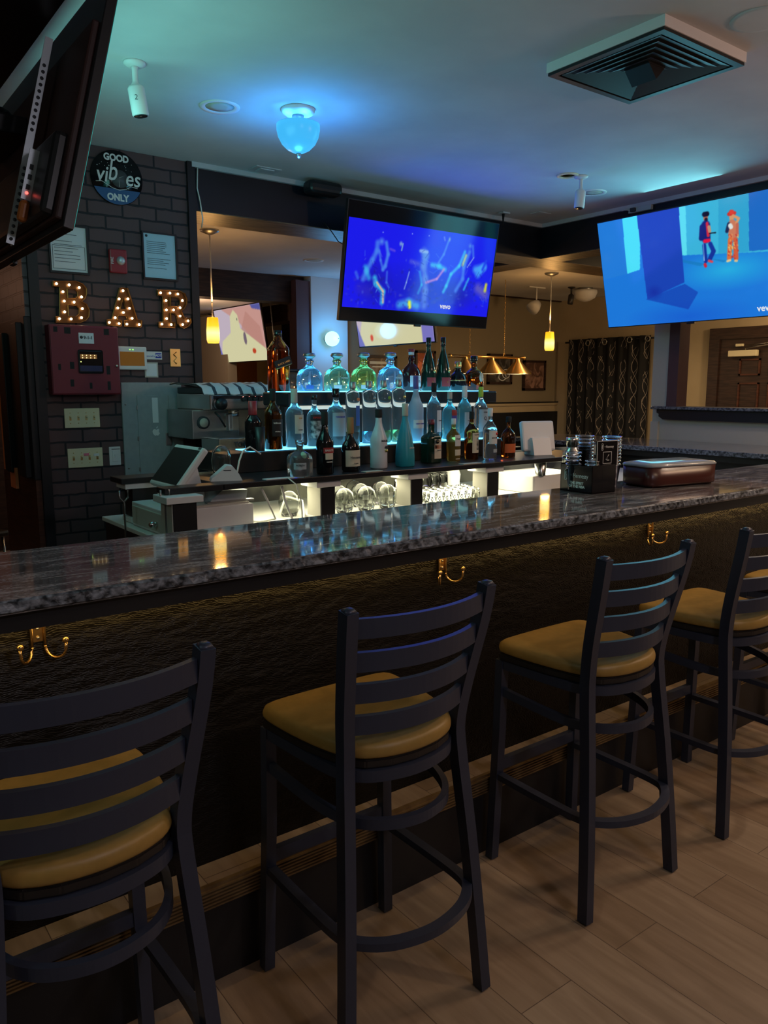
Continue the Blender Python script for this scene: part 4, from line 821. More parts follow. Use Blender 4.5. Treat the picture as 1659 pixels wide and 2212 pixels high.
# the light station under the low shelf
t = root('bar_station', 'pale work surface lit by warm white strips under the back bar', 'work surface', (0, 0, 0))
B().box(1.15, 5.0, 2.98, 3.75, .93, .95, .003).build('work_surface', 'panelwhite', t); B().box(1.15, 5.0, 3.02, 3.7, 0, .93).build('cabinet', 'black', t)
t = root('splash_back', 'mottled steel splash back behind the lit glasses', 'splash back', (0, 0, 0))
B().box(1.4, 4.9, 3.72, 3.74, .951, 1.129).build('panel', noisy(mat('splash_back', (.1, .1, .09), .5), (.03, .03, .03), (.25, .25, .2), 3, 2, (1, 1, 1), 0, 0, 0, .45, .55), t)
B().box(1.55, 3.8, 3.18, 3.19, 1.122, 1.129).box(1.55, 3.8, 3.3, 3.31, 1.122, 1.129).build('led_strip', 'white_led', t)
light('AREA', 'station_led', (2.7, 3.2, 1.12), (1, .93, .62), 9, 2.2, (0, 0, 0), .2)
def post(lb, xa, xc, y0=3.03, dy=.12, w_=.05, zb=.95):
    x0 = aty(xa, 1060, y0).x; x1 = aty(xc, 1060, y0).x
    t = root('shelf_post', lb, 'post', ((x0+x1)/2, y0+dy/2, zb), group='square posts holding up the low shelf'); a = (x1-x0)/2
    B().box(-a, a, -dy/2, dy/2, .012, .15, .002).build('shaft', 'plastic', t); B().box(-a-.004, -a+.002, -dy/2+.004, dy/2-.004, .012, .15).build('lit_side_skin', 'pony', t)  # grey skin on the left face stands in for light on the black post
    B().box(-a-.03, a+.025, -dy/2-.012, dy/2+.012, .15, .178, .003).build('cap', 'whitepaint', t); B().box(-a-.015, a+.01, -dy/2-.01, dy/2+.01, 0, .012, .002).build('foot', 'whitepaint', t)
post('square black post with white cap left of the wine glasses', 694, 724); post('square black post with white cap between the wine glasses and small glasses', 889, 913); post('square black post with white cap right of the small glasses', 1054, 1077)
post('square black post with white cap at the left end of the low shelf', 372, 424, 2.94)
t = root('side_shelf', 'short black shelf on a black post with white cap left of the till', 'shelf', (1.26, 3.52, 0))
B().box(-.11, .1, -.07, .08, 1.13, 1.155, .003).build('top', 'plastic', t); B().box(-.09, .09, -.06, .06, 1.105, 1.13, .003).build('cap', 'whitepaint', t); B().box(-.055, .06, -.05, .05, .97, 1.105).build('shaft', 'plastic', t); B().box(-.07, .07, -.06, .06, .952, .975, .004).build('foot', 'whitepaint', t)
# hanging bar hooks by the till
for px, lb in ((268, 'hook shaped bracket left of the cash drawer'), (357, 'hook shaped bracket in front of the cash drawer')):
    p = aty(px, 1085, 3.0 if px > 300 else 3.3); tag(B().tube([(0, 0, -.2), (0, 0, 0), (-.018, 0, .02), (-.018, 0, .05)], .004, 6).tube([(0, 0, 0), (.018, 0, .02), (.018, 0, .05)], .004, 6).build('forked_bracket', 'steelm', None, (p.x, p.y, p.z)), lb, 'bracket')

# till, drawer, reader
t = root('cash_drawer', 'white cash drawer with keyed front under the tilted till screen', 'cash drawer', (1.385, 3.24, .951))
B().box(-.2, .2, -.19, .19, 0, .105, .004).build('body', 'whitepaint', t); B().box(-.206, -.198, -.175, .175, .012, .09, .003).build('front', 'pony', t); B().cyl((-.225, -.12, .045), (-.2, -.12, .045), .01, 14).ball((-.228, -.12, .045), .014).build('key_lock', 'steel', t)
B().box(-.1, .19, -.17, .1, .105, .112).build('top_plate', 'pony', t)
t = root('till_screen', 'white touchscreen till tilted back beside the electrical panel', 'till', (1.265, 3.25, 1.057), -PI/2)
mx = Matrix.Translation((0, 0, .07)) @ Matrix.Rotation(math.radians(-39), 4, 'X'); 
B().box(-.15, .15, -.016, .016, .0, .215, .01, mx).build('monitor', 'whitepaint', t); B().box(-.137, .137, -.0175, -.0155, .018, .195, 0, mx).build('screen', 'blackmat', t)
B().box(.11, .135, -.0176, -.0155, .2, .209, 0, mx).build('camera_strip', 'ink', t); B().prism([(-.01, .0), (.17, .0), (.16, .02), (.125, .17), (.09, .15), (.02, .08)], -.06, .06, 'yz').build('stand', 'whitepaint', t)
t = root('card_reader', 'white wedge shaped card reader on the low shelf near the till', 'card reader', (1.505, 3.13, SZ), -.35)
B().prism([(-.075, 0), (.06, 0), (.045, .03), (.02, .062), (-.005, .066), (-.07, .012)], -.042, .042, 'xz').build('body', 'white', t, rot=(0, 0, 0)); B().box(-.02, .012, -.043, -.0415, .044, .047).build('card_slot', 'ink', t)
B().tube([(.04, .0, .02), (.055, .02, .08), (.075, .05, .12), (.11, .08, .135), (.16, .1, .1)], .004, 8).build('cable', 'cable', t)
tag(B().box(-.07, .07, -.02, .02, 0, .004, .001).build('white_card', 'whitepaint', None, (1.7, 3.03, SZ)), 'thin white card lying on the low shelf right of the card reader', 'card')
tag(B().box(-.05, .05, -.02, .02, 0, .004, .001).build('coaster', 'pony', None, (2.2, 3.02, SZ)), 'flat pale strip lying on the low shelf below the white coconut rum bottle', 'coaster')
tag(B().box(-.07, .06, -.02, .02, 0, .004, .001).build('coaster', 'pony', None, (2.84, 3.02, SZ)), 'flat pale strip lying on the low shelf before the square green bottle', 'coaster')
t = root('receipt_printer', 'grey tray shaped device on top of the cash drawer below the shelf', 'printer', (1.5, 3.18, 1.064)); B().prism([(-.09, 0), (.08, 0), (.09, .045), (-.03, .05), (-.08, .015)], -.07, .07, 'xz').build('body', 'galv', t); B().box(-.11, .11, -.09, -.06, -.002, .006).build('tray', 'steelm', t)
tag(B().tube([(1.72, 3.04, 1.12), (1.73, 3.02, 1.04), (1.76, 3.02, .97), (1.84, 3.05, .96), (1.9, 3.15, .965), (1.92, 3.2, 1.02), (1.86, 3.25, 1.04), (1.8, 3.2, .97)], .006, 8).tube([(1.62, 3.04, 1.12), (1.64, 3.02, 1.06), (1.68, 3.03, .98), (1.64, 3.1, .96), (1.58, 3.12, .97)], .005, 8).tube([(1.73, 3.0, 1.16), (1.76, 2.98, 1.13), (1.79, 2.99, 1.05), (1.8, 3.0, .96)], .003, 6).build('coiled_cable', 'cable'), 'looping white cables under the low shelf right of the cash drawer', 'cable')
t = root('till_screen', 'rounded white back of a second till at the right end of the low shelf', 'till', (3.56, 3.2, SZ), -.3)
B().box(-.11, .11, -.015, .02, .02, .2, .012, Matrix.Rotation(math.radians(-12), 4, 'X')).build('monitor', 'white', t); B().prism([(-.05, 0), (.07, 0), (.03, .1), (-.02, .1)], -.06, .06, 'yz').build('stand', 'white', t)
t = root('cash_drawer', 'long white cash drawer under the right end of the low shelf', 'cash drawer', (3.55, 3.22, .951)); B().box(-.2, .22, -.17, .17, 0, .1, .004).build('body', 'whitepaint', t); B().box(-.19, .2, -.173, -.169, .01, .09, .002).build('front', 'whitepaint', t)
t = root('round_bin', 'round dark bin with a pale lid left of the black caddy', 'bin', (3.4, 2.72, .9)); B().loft([(.06, 0), (.07, .17)], 24).build('body', 'pony', t); B().loft([(.085, .17), (.088, .178), (.08, .188)], 24).build('lid', 'cream', t)
tag(B().loft([(.03, 0), (.034, .09), (.032, .09), (.028, .004)], 20, cap=False).loft([(.028, 0), (.028, .004)], 20).build('steel_cup', 'steel', None, (3.42, 3.06, 1.052)), 'small steel cup standing on the long white cash drawer', 'cup')
t = root('white_bag', 'crumpled white paper bag behind the right square post', 'bag', (3.05, 3.4, .951)); B().loft([(.06, 0), (.055, .06), (.06, .1), (.04, .15), (.05, .17)], 9, 3, 1, .6, mx=Matrix.Rotation(.3, 4, 'Z')).build('paper', 'paper', t)
# glasses under the shelf
def inv_glass(r, h, kind='wine'):
    if kind == 'wine': o = [(r*.72, 0), (r*.95, h*.3), (r, h*.55), (r*.85, h*.82), (r*.45, h*.97), (r*.1, h)]
    else: o = [(r, 0), (r*.98, h*.1), (r*.78, h*.95), (r*.7, h)]
    i = [(max(a-.0022, .0008), z-(.0 if k == 0 else .0022)) for k, (a, z) in enumerate(o)]
    if kind != 'wine': i[-1] = (r*.62, h*.9)
    return o, i
def glass(name, label, x, y, r, h, kind, group, cat='glass', z=.951):
    o, i = inv_glass(r, h, kind); b = B(); b.loft(i[::-1]+o, 20, cap=False); b.loft([(.0005, h-.0001), (o[-1][0], h)], 20, cap=False); b.loft([(i[-1][0], i[-1][1]), (.0005, i[-1][1])], 20, cap=False)
    bmesh.ops.remove_doubles(b.bm, verts=b.bm.verts[:], dist=.00005); bmesh.ops.recalc_face_normals(b.bm, faces=b.bm.faces[:])
    return tag(b.build(name, 'thin', None, (x, y, z)), label, cat, group)
g0 = None; rr = random.Random(2)
for (x, y) in [(2.12, 3.14), (2.25, 3.14), (2.38, 3.14), (2.17, 3.26), (2.3, 3.26), (2.43, 3.26), (2.22, 3.38), (2.35, 3.38)]:
    if g0 is None: g0 = glass('wine_glass', 'upturned stemless glass on the lit surface between the first two square posts', x, y, .05, .12, 'wine', 'upturned stemless glasses'); o = g0
    else: o = g0.copy(); C.objects.link(o); o.location = (x, y, .951)
o = g0.copy(); C.objects.link(o); o.location = (1.86, 3.22, .951); o['label'] = 'upturned stemless glass left of the first square post, by the cable loop'; del o['group']
g0 = None
for j in range(4):
    for i in range(7):
        x, y = 2.62+.052*i+.02*j, 3.07+.056*j
        tall = j == 3
        if g0 is None: g0 = glass('shot_glass', 'small upturned glass in the cluster between the second and third square posts', x, y, .02, .066, 'shot', 'small upturned glasses'); o = g0
        else: o = g0.copy(); C.objects.link(o); o.location = (x, y, .951)
h0 = None
for i in range(5):
    x, y = 2.66+.066*i, 3.33
    if h0 is None: h0 = glass('highball_glass', 'tall upturned glass behind the cluster of small glasses', x, y, .028, .13, 'shot', 'tall upturned glasses'); 
    else: o = h0.copy(); C.objects.link(o); o.location = (x, y, .951)
o = h0.copy(); C.objects.link(o); o.location = (2.5, 3.2, .951); o['label'] = 'tall upturned glass just left of the second square post'; del o['group']
t_ = glass('wine_glass', 'large upturned glass at the left side of the raised black tier', 1.55, 3.28, .045, .14, 'wine', None, z=SZ)
# ------------------------------------------------------------------ bottles
def gl(name, col, tr=.86, rough=.03): return mat(name, col, rough, trans=tr, ior=1.36)
G = {'clear': gl('bottle_clear', (.9, .96, 1), .95), 'blue': gl('bottle_lit_blue', (.45, .75, 1)), 'green': gl('bottle_lit_green', (.5, .85, .6)), 'lime': gl('bottle_lime', (.6, .8, .25)), 'amber': gl('bottle_amber', (.42, .07, .01), .96), 'whisky': gl('bottle_whisky', (.3, .08, .012), .96),  # blue and green tints put the tier light into clear glass
     'dark': mat('bottle_dark', (.008, .008, .01), .08), 'darkgreen': mat('bottle_dark_green', (.008, .03, .02), .08), 'darkred': mat('bottle_dark_red', (.05, .008, .01), .08), 'frost': mat('bottle_frosted', (.55, .68, .8), .45, trans=.5, ior=1.2), 'white': mat('bottle_white', (.62, .66, .72), .25), 'turq': mat('bottle_turquoise', (.03, .36, .46), .35, trans=.25), 'gold': gl('bottle_gold', (.75, .5, .12)), 'aqua': gl('bottle_lit_aqua', (.4, .85, .9))}  # aqua tint puts the cyan tier light into clear glass
LBL = {k: mat('label_'+k, c, .6) for k, c in {'cream': (.62, .58, .46), 'white': (.66, .67, .68), 'black': (.012, .012, .014), 'red': (.35, .03, .03), 'orange': (.55, .12, .03), 'silver': (.35, .42, .46), 'blue': (.05, .15, .5), 'purple': (.08, .06, .3), 'pic': (.3, .3, .28)}.items()}
noisy(LBL['pic'], (.02, .03, .03), (.45, .45, .4), 60, 5)
PR = {'std': [(.9, 0), (1, .015), (1, .56), (.96, .6), (.8, .655), (.5, .71), (.34, .76), (.3, .8), (.29, .94), (.32, .95), (.32, .975)],
      'slim': [(.9, 0), (1, .015), (1, .5), (.9, .56), (.62, .63), (.4, .72), (.3, .8), (.29, .94), (.32, .95), (.32, .975)],
      'round': [(.85, 0), (1, .03), (1, .36), (.94, .46), (.75, .55), (.42, .62), (.3, .66), (.27, .74), (.34, .76), (.34, .8), (.28, .81), (.28, .84)],
      'dome': [(.93, 0), (1, .03), (1, .48), (.92, .57), (.7, .64), (.4, .69), (.26, .74), (.24, .9), (.26, .94)],
      'sq': [(.92, 0), (1, .02), (1, .56), (.95, .6), (.78, .64), (.42, .68), (.3, .72), (.28, .92), (.3, .96)],
      'cone': [(.9, 0), (1, .02), (1, .16), (.95, .28), (.72, .48), (.45, .66), (.3, .76), (.25, .84), (.25, .95)],
      'cognac': [(.9, 0), (1, .02), (1, .3), (.97, .4), (.8, .52), (.55, .64), (.36, .74), (.3, .8), (.29, .95)],
      'henn': [(.85, 0), (.98, .04), (1, .42), (.9, .5), (.6, .58), (.32, .66), (.25, .72), (.24, .94)],
      'cyl': [(.95, 0), (1, .01), (1, .8), (.9, .835), (.45, .86), (.36, .875), (.36, .95)],
      'bell': [(.6, 0), (.85, .03), (1, .2), (.98, .38), (.85, .52), (.55, .62), (.36, .68), (.34, .76), (.36, .9)],
      'malibu': [(.88, 0), (1, .02), (.98, .2), (1, .42), (.98, .5), (.75, .6), (.45, .72), (.36, .8), (.33, .93)],
      'jw': [(.96, 0), (1, .01), (1, .66), (.95, .71), (.6, .8), (.36, .86), (.33, .95)]}
def rad(prof, z):
    for (r0, z0), (r1, z1) in zip(prof, prof[1:]):
        if z0 <= z <= z1: return r0+(r1-r0)*(z-z0)/max(1e-6, z1-z0)
    return prof[-1][0]
def bottle(label, px, y, z, wpx, hpx, prof, glass_, cap='plastic', capz=(.9, 1.0), capr=1.15, labels=(), texts=(), p=2.0, extras=None, rz=0, sy=1):
    a = aty(px, 900, y); D = (a-CP).dot(fw); k = D/F; r = wpx*k/2; h = hpx*k; x = a.x
    if p > 2: r *= .95
    pr = PR[prof]; t = root('bottle', label, 'bottle', (x, y, z), rz, None)
    B().loft([(q[0]*r, q[1]*h) for q in pr], 36, p, 1, sy).build('glass', G[glass_], t)
    cr = rad(pr, capz[0])*r*capr
    if cap == 'ball': B().loft([(cr*.7, pr[-1][1]*h), (cr*.8, h*.87), (cr*1.25, h*.9), (cr*1.3, h*.94), (cr*1.1, h*.985), (cr*.5, h)], 20).build('stopper', 'steelm', t)
    else: B().loft([(cr, capz[0]*h), (cr*1.02, capz[0]*h+.003), (cr, h*.995), (cr*.85, h)], 20).build('cap', cap, t)
    for i, (z0, z1, ang, m, *off) in enumerate(labels):
        o = off[0] if off else 0; n = 8
        prf = [(rad(pr, z0+(z1-z0)*j/n)*r+.0008, (z0+(z1-z0)*j/n)*h) for j in range(n+1)]
        A = math.radians(ang); L = B().loft(prf, 16, p, 1, sy, -PI/2-A+o, -PI/2+A+o, cap=False); lo = L.build('label', LBL.get(m) or M[m], t)
    for (s, size, m, zc, *off) in texts:
        o = off[0] if off else 0
        text(s, size, m, t, (o, 0, zc*h), wrap=rad(pr, zc)*r*(1.12 if p > 2 else 1.0), name='label_lettering', bold=.0002)
    if extras: extras(t, r, h)
    return t
Y3, Y2, Y1 = 3.76, 3.48, 3.13
# top tier
def jwx(t, r, h):
    q = B().box(-r*1.0, r*1.03, -r*1.06, -r*.86, -.022, .022, 0, Matrix.Translation((0, 0, h*.47)) @ Matrix.Rotation(-.35, 4, 'Y')); o = q.build('slanted_label', LBL['black'], t); text('BLACK LABEL', .013, 'gold', t, (.004, -r*1.075, h*.47), (PI/2, -.35, 0)); B().tube([(-r*.98, -r*1.065, h*.47-.036), (r*1.0, -r*1.065, h*.47-.004)], .0012, 5).build('gold_line', 'gold', o)
    B().tube([(r*.35, -r*1.03, h*.2), (r*.42, -r*1.03, h*.27), (r*.4, -r*1.03, h*.31)], .003, 6).tube([(r*.42, -r*1.03, h*.27), (r*.55, -r*1.03, h*.2)], .0025, 6).build('gold_mark', 'gold', t)
bottle('large square amber whisky bottle with slanted black label, at the left of the top tier', 604, Y3, T3, 42, 128, 'jw', 'amber', 'gloss', (.92, 1), 1.25, p=5, extras=jwx)
for px, g_, lb, nm in ((670, 'blue', 'clear bottle lit blue with ball stopper, leftmost of the four squat ones', ''), (729, 'green', 'clear bottle lit green with ball stopper, second of the four squat ones', 'PATRÓN'), (786, 'lime', 'clear bottle of yellow green liquor, third of the four squat ones', ''), (843, 'blue', 'clear bottle with grey oval label, fourth of the four squat ones', 'PATRÓN')):
    def ex(t, r, h, g_=g_, px=px):
        if px == 843: B().loft([(.024, 0), (.024, .0015)], 24, sy=1.3, mx=Matrix.Translation((.012, -r*1.02, h*.3)) @ Matrix.Rotation(PI/2, 4, 'X')).build('oval_label', LBL['silver'], t)
        else: B().box(-r*.9, -r*.2, -r*.96, -r*.93, h*.06, h*.16).build('tax_label', LBL['blue'] if px == 670 else LBL['white'], t)
    bottle(lb, px, Y3, T3, 56, 81, 'round', g_, 'ball', (.8, 1), 1.15, texts=[(nm, .011, 'whiteink', .34)] if nm else [], p=3.2, sy=.8, extras=ex)
bottle('dark round-shouldered orange liqueur bottle with red cap and white square label', 888, Y3, T3, 43, 88, 'round', 'darkred', 'red', (.93, 1), 1.15, labels=[(.1, .36, 42, 'white'), (.86, .93, 180, 'white')], texts=[('Gm', .03, 'ink', .23)], sy=.9)
for px, lb in ((925, 'left of the two tall dark cognac bottles on the top tier'), (956, 'right of the two tall dark cognac bottles on the top tier')):
    def ex(t, r, h): B().cyl((r*.25, -r*.92, h*.37), (r*.25, -r*1.03, h*.37), .009, 18).build('gold_seal', 'gold', t)
    bottle(lb, px, Y3, T3, 31, 112, 'cognac', 'darkgreen', 'gloss', (.84, 1), 1.15, labels=[(.08, .25, 50, 'red')], texts=[('V', .02, 'gold', .16)], extras=ex)
def dx(t, r, h): B().loft([(r*1.01, h*.34), (r*1.0, h*.38)], 30).build('copper_band', mat('copper_band', (.6, .25, .08), .3, .9), t)
bottle('round bulb shaped dark decanter bottle with a copper band on the top tier', 988, Y3, T3, 38, 61, 'bell', 'dark', 'gold', (.8, 1), 1.1, extras=dx)
def cx_(t, r, h): B().loft([(.017, 0), (.017, .0015)], 24, sy=1.7, mx=Matrix.Translation((.008, -r*1.0, h*.38)) @ Matrix.Rotation(PI/2, 4, 'X')).build('oval_label', LBL['cream'], t)
bottle('squat amber whisky bottle with pale oval label, at the right end of the top tier', 1022, Y3, T3, 41, 73, 'round', 'whisky', 'gloss', (.84, 1), 1.3, extras=cx_)
# middle tier
bottle('black bottle with red foil neck, leftmost on the lower tier', 546, 3.40, T2, 36, 107, 'std', 'dark', 'red', (.72, 1), 1.1, labels=[(.16, .44, 26, 'white', .4)])
bottle('brown whisky bottle with a black label, second from the left on the lower tier', 590, 3.42, T2, 39, 130, 'std', 'whisky', 'blackmat', (.8, 1), 1.15, labels=[(.22, .5, 48, 'black', .2)], texts=[('Stillhouse', .011, 'whiteink', .44), ('whiskey', .009, 'whiteink', .3)])
bottle('clear bottle with cream label and pale neck seal, third on the lower tier', 636, Y2, T2, 39, 125, 'std', 'clear', 'pony', (.76, 1), 1.1, labels=[(.24, .56, 40, 'cream', .2)], texts=[('1876', .012, 'gold', .5, .2), ('VODKA', .008, 'ink', .3, .2)])
bottle('clear bottle with red lettering and a dark picture label on the lower tier', 679, Y2, T2, 34, 110, 'std', 'clear', 'gloss', (.9, 1), 1.2, labels=[(.16, .5, 60, 'pic'), (.5, .62, 60, 'black')], texts=[('ESPOLON', .013, 'redink', .56)])
bottle('clear bottle with a frosted grey label and tall black stopper on the lower tier', 726, Y2, T2, 40, 121, 'std', 'clear', 'gloss', (.84, 1), 1.3, labels=[(.16, .58, 55, 'silver')], texts=[('TEREMANA', .012, 'blue', .5)])
for i, (px, c_, gg) in enumerate(((762, 'orange', 'clear'), (797, 'silver', 'clear'), (829, 'lime', 'clear'), (861, 'gold', 'clear'))):
    def ex(t, r, h, c_=c_): B().loft([(.0095, 0), (.0095, .002)], 20, mx=Matrix.Translation((r*.25, -r*.99, h*.72)) @ Matrix.Rotation(PI/2, 4, 'X')).build('round_seal', {'orange': 'orange', 'silver': 'steelm', 'lime': mat('lime_seal', (.25, .4, .03), .5), 'gold': 'gold'}[c_], t); B().loft([(r*.9, h*.02), (r*.9, h*.2)], 20).build('liquor_tint', G[{'orange': 'whisky', 'silver': 'blue', 'lime': 'lime', 'gold': 'lime'}[c_]], t)
    bottle('tall straight clear bottle with a %s round seal, %s in the row of four' % (('orange', 'silver', 'lime green', 'yellow gold')[i], ('first', 'second', 'third', 'fourth')[i]), px, Y2, T2, 31, 133, 'cyl', gg, 'steelm', (.89, 1), 1.25, labels=[(.3, .62, 22, 'blue', .25)] if i == 0 else [], extras=ex)
bottle('frosted pale blue vodka bottle with purple cap, tallest on the lower tier', 898, 3.46, T2, 34, 139, 'slim', 'frost', mat('purple_cap', (.1, .08, .35), .4), (.8, 1), 1.15, labels=[(.2, .33, 55, 'white')], texts=[('GREY GOOSE', .0095, 'blue', .27)])
def kx(t, r, h): B().box(-.003, .014, -r*1.04, -r*1.0, h*.3, h*.5).build('printed_block', 'ink', t)
bottle('clear vodka bottle with black cap and a narrow white label beside the frosted vodka bottle', 937, Y2, T2, 32, 122, 'std', 'clear', 'blackmat', (.84, 1), 1.2, labels=[(.14, .52, 34, 'white', .35)], texts=[('Ketel', .012, 'ink', .34, .3)])
bottle('clear bottle with a purple and blue patterned label on the lower tier', 971, Y2, T2, 32, 101, 'std', 'aqua', 'pony', (.85, 1), 1.15, labels=[(.5, .62, 40, 'red', .3), (.36, .5, 40, 'purple', .3)], texts=[('flavored', .008, 'whiteink', .4)])
bottle('clear rum bottle lit turquoise, with white cap on the lower tier', 1003, Y2, T2, 31, 112, 'std', 'aqua', 'white', (.78, 1), 1.15, labels=[(.12, .5, 40, 'silver')], texts=[('rum', .012, 'ink', .34)])
bottle('clear rum bottle with lime green cap and DON Q label, rightmost on the lower tier', 1038, Y2, T2, 31, 108, 'std', 'clear', mat('lime_cap', (.4, .6, .05), .4), (.8, 1), 1.15, labels=[(.12, .56, 55, 'silver')], texts=[('DON', .012, 'ink', .5), ('Q', .03, 'ink', .38)])
# front row on the low shelf
def pt(t, r, h): B().loft([(.014, 0), (.014, .003)], 20, sy=1.2, mx=Matrix.Translation((-.004, -r*.75, h*.6)) @ Matrix.Rotation(PI/2-.6, 4, 'X')).build('green_tag', mat('mint_tag', (.3, .6, .42), .5), t)
bottle('squat clear rounded bottle with a mint green tag at the left of the front row', 646, 3.06, SZ, 54, 79, 'dome', 'clear', 'glass', (.88, 1), 1.5, labels=[(.22, .4, 30, 'silver', -.5)], texts=[('PATRÓN', .01, 'ink', .33, -.5)], p=3, extras=pt)
bottle('black cream liqueur bottle with a red arched label in the front row', 701, 3.08, SZ, 38, 135, 'slim', 'dark', 'blackmat', (.78, 1), 1.15, labels=[(.34, .43, 42, 'red'), (.24, .34, 30, 'cream')], texts=[('BAILEYS', .0125, 'whiteink', .385), ('ORIGINAL', .007, 'whiteink', .2)])
bottle('dark cognac bottle with cork and big cream label in the front row', 757, 3.1, SZ, 43, 117, 'henn', 'dark', mat('cork', (.35, .18, .07), .8), (.7, 1), 1.2, labels=[(.1, .4, 62, 'cream')], texts=[('Hennessy', .015, 'ink', .27), ('Cognac', .008, 'ink', .16)], sy=.8)
def mx_(t, r, h): b = B(); b.ball((r*.35, -r*.98, h*.31), .009, 1.0).build('printed_coconut', 'gold', t); q = B(); [q.tube([(r*.35, -r*1.02, h*.35), (r*.35+.012*math.cos(a), -r*1.02, h*.35+.012*math.sin(a))], .0018, 5) for a in np.linspace(.1, PI-.1, 6)]; q.build('printed_palm', 'ink', t)
bottle('white coconut rum bottle with black cap in the front row', 818, Y1, SZ, 38, 128, 'malibu', 'white', 'blackmat', (.86, 1), 1.2, texts=[('MALIBU', .014, 'ink', .47, .25)], extras=mx_)
bottle('turquoise blue conical liqueur bottle in the front row', 875, Y1, SZ, 42, 136, 'cone', 'turq', 'pony', (.8, 1), 1.15, texts=[('HPNOTIQ', .009, 'whiteink', .3, .3)])
def jx(t, r, h):
    B().loft([(.012, 0), (.012, .0015)], 24, mx=Matrix.Translation((.0, -r*1.0-.002, h*.5)) @ Matrix.Rotation(PI/2, 4, 'X')).build('round_emblem', LBL['black'], t); B().tube([(-.006, -r-.005, h*.52), (-.003, -r-.005, h*.5), (0, -r-.005, h*.49), (.003, -r-.005, h*.5), (.006, -r-.005, h*.52)], .0012, 5).build('antlers', 'gold', t)
bottle('square dark green herbal liqueur bottle with cream and red label in the front row', 932, 3.2, SZ, 42, 94, 'sq', 'darkgreen', 'darkred', (.88, 1), 1.25, labels=[(.1, .68, 26, 'cream', .25), (.33, .41, 25, 'orange', .25)], texts=[('Jägermeister', .006, 'ink', .3, .2)], p=5, sy=.8, extras=jx)
bottle('golden whisky bottle with white and cream labels in the front row', 980, 3.2, SZ, 31, 92, 'std', 'gold', 'white', (.86, 1), 1.15, labels=[(.36, .62, 42, 'white', .25), (.14, .28, 42, 'cream', .25)], texts=[("Dewar's", .012, 'ink', .53, .2), ('DEWARS', .007, 'whiteink', .06)])
bottle('brown spiced rum bottle with a tall picture label in the front row', 1019, 3.22, SZ, 31, 103, 'std', 'whisky', 'blackmat', (.84, 1), 1.15, labels=[(.14, .56, 46, 'cream', .2), (.2, .46, 20, 'pic', .4)], texts=[('Captain Morgan', .0065, 'ink', .52, .2)])
bottle('clear white rum bottle with a white label and red dot in the front row', 1059, 3.18, SZ, 31, 109, 'std', 'clear', 'white', (.84, 1), 1.15, labels=[(.3, .56, 50, 'white'), (.13, .2, 30, 'silver', .3)], texts=[('BACARDI', .011, 'ink', .42, .1)], extras=lambda t, r, h: B().cyl((r*.35, -r*.9, h*.5), (r*.35, -r*1.03, h*.5), .007, 16).build('red_dot', 'redink', t))
bottle('amber bourbon flask with an orange label, rightmost of the front row', 1099, 3.18, SZ, 36, 88, 'dome', 'whisky', 'blackmat', (.86, 1), 1.3, labels=[(.12, .34, 62, 'orange')], texts=[('BULLEIT', .013, 'ink', .5)], sy=.75)
tag(B().loft([(.022, 0), (.026, .115), (.024, .115), (.02, .004)], 22, cap=False).loft([(.02, .0), (.02, .004)], 22).build('black_cup', 'plastic', None, (1.79, 3.36, T2)), 'black textured cup beside the brown whisky bottle on the lower tier', 'cup')

# ------------------------------------------------------------------ espresso machine and grinder
def EM(cx, cy, y=4.3): p = aty(420+cx/4.88, 700+cy/4.88, y); return p.x, p.z
x0, z1 = EM(170, 735); x1, z0 = EM(720, 910)
t = root('worktop', 'dark worktop against the low wall behind the back bar', 'worktop', (0, 0, 0)); B().box(1.6, 4.9, 4.22, 4.8, .98, 1.02, .003).build('top', 'granite', t); B().box(1.65, 4.9, 4.28, 4.83, 0, .98).build('cupboards', 'black', t)
t = root('espresso_machine', 'chrome espresso machine with a striped towel on top, left behind the bottles', 'espresso machine', (0, 0, 1.021)); Z = 1.021
xl, zt = EM(165, 735)[0], EM(170, 735)[1]; zb = EM(170, 912)[1]; zf = EM(90, 1190)[1]; xr = xl+.46; xb = EM(65, 950)[0]
def zz(v): return v-Z
B().box(xl, xr, 4.3, 4.8, zz(zb), zz(zt), .008).build('control_head', 'steel', t); B().box(xb, xb+.3, 4.42, 4.8, zz(zf)-.02, zz(zb), .004).build('back_panel', 'steelm', t); B().box(xb+.3, xr, 4.5, 4.8, .0, zz(zb), .004).build('body', 'steelm', t)
B().box(xl+.02, xl+.4, 4.297, 4.303, zz(zt)-.03, zz(zt)-.012).build('indicator_strip', 'ink', t)
for i in range(5): B().ball((xl+.21+i*.04, 4.295, zz(zt)-.021), .005, seg=8).build('indicator_light', emit('indicator_red', (1, .3, .25), 3) if i == 0 else bpy.data.materials['indicator_red'], t)
for i in range(5): B().cyl((xl+.215+i*.036, 4.3, zz(zb)+.065), (xl+.215+i*.036, 4.285, zz(zb)+.065), .014, 16).build('button', 'ink', t)
kx0, kz = EM(260, 842); B().cyl((kx0, 4.3, zz(kz)), (kx0, 4.26, zz(kz)), .035, 20).build('steam_knob', 'plastic', t)
gx, gz = EM(180, 1047); B().cyl((gx, 4.42, zz(gz)), (gx, 4.405, zz(gz)), .038, 28).build('gauge', 'ink', t); B().cyl((gx, 4.405, zz(gz)), (gx, 4.402, zz(gz)), .027, 24).build('gauge_face', 'pony', t)
B().tube([(EM(215, 930)[0], 4.3, zz(EM(215, 930)[1])), (EM(250, 980)[0], 4.28, zz(EM(250, 980)[1])), (EM(305, 1085)[0], 4.27, zz(EM(305, 1085)[1]))], .006, 8).build('steam_wand', 'plastic', t)
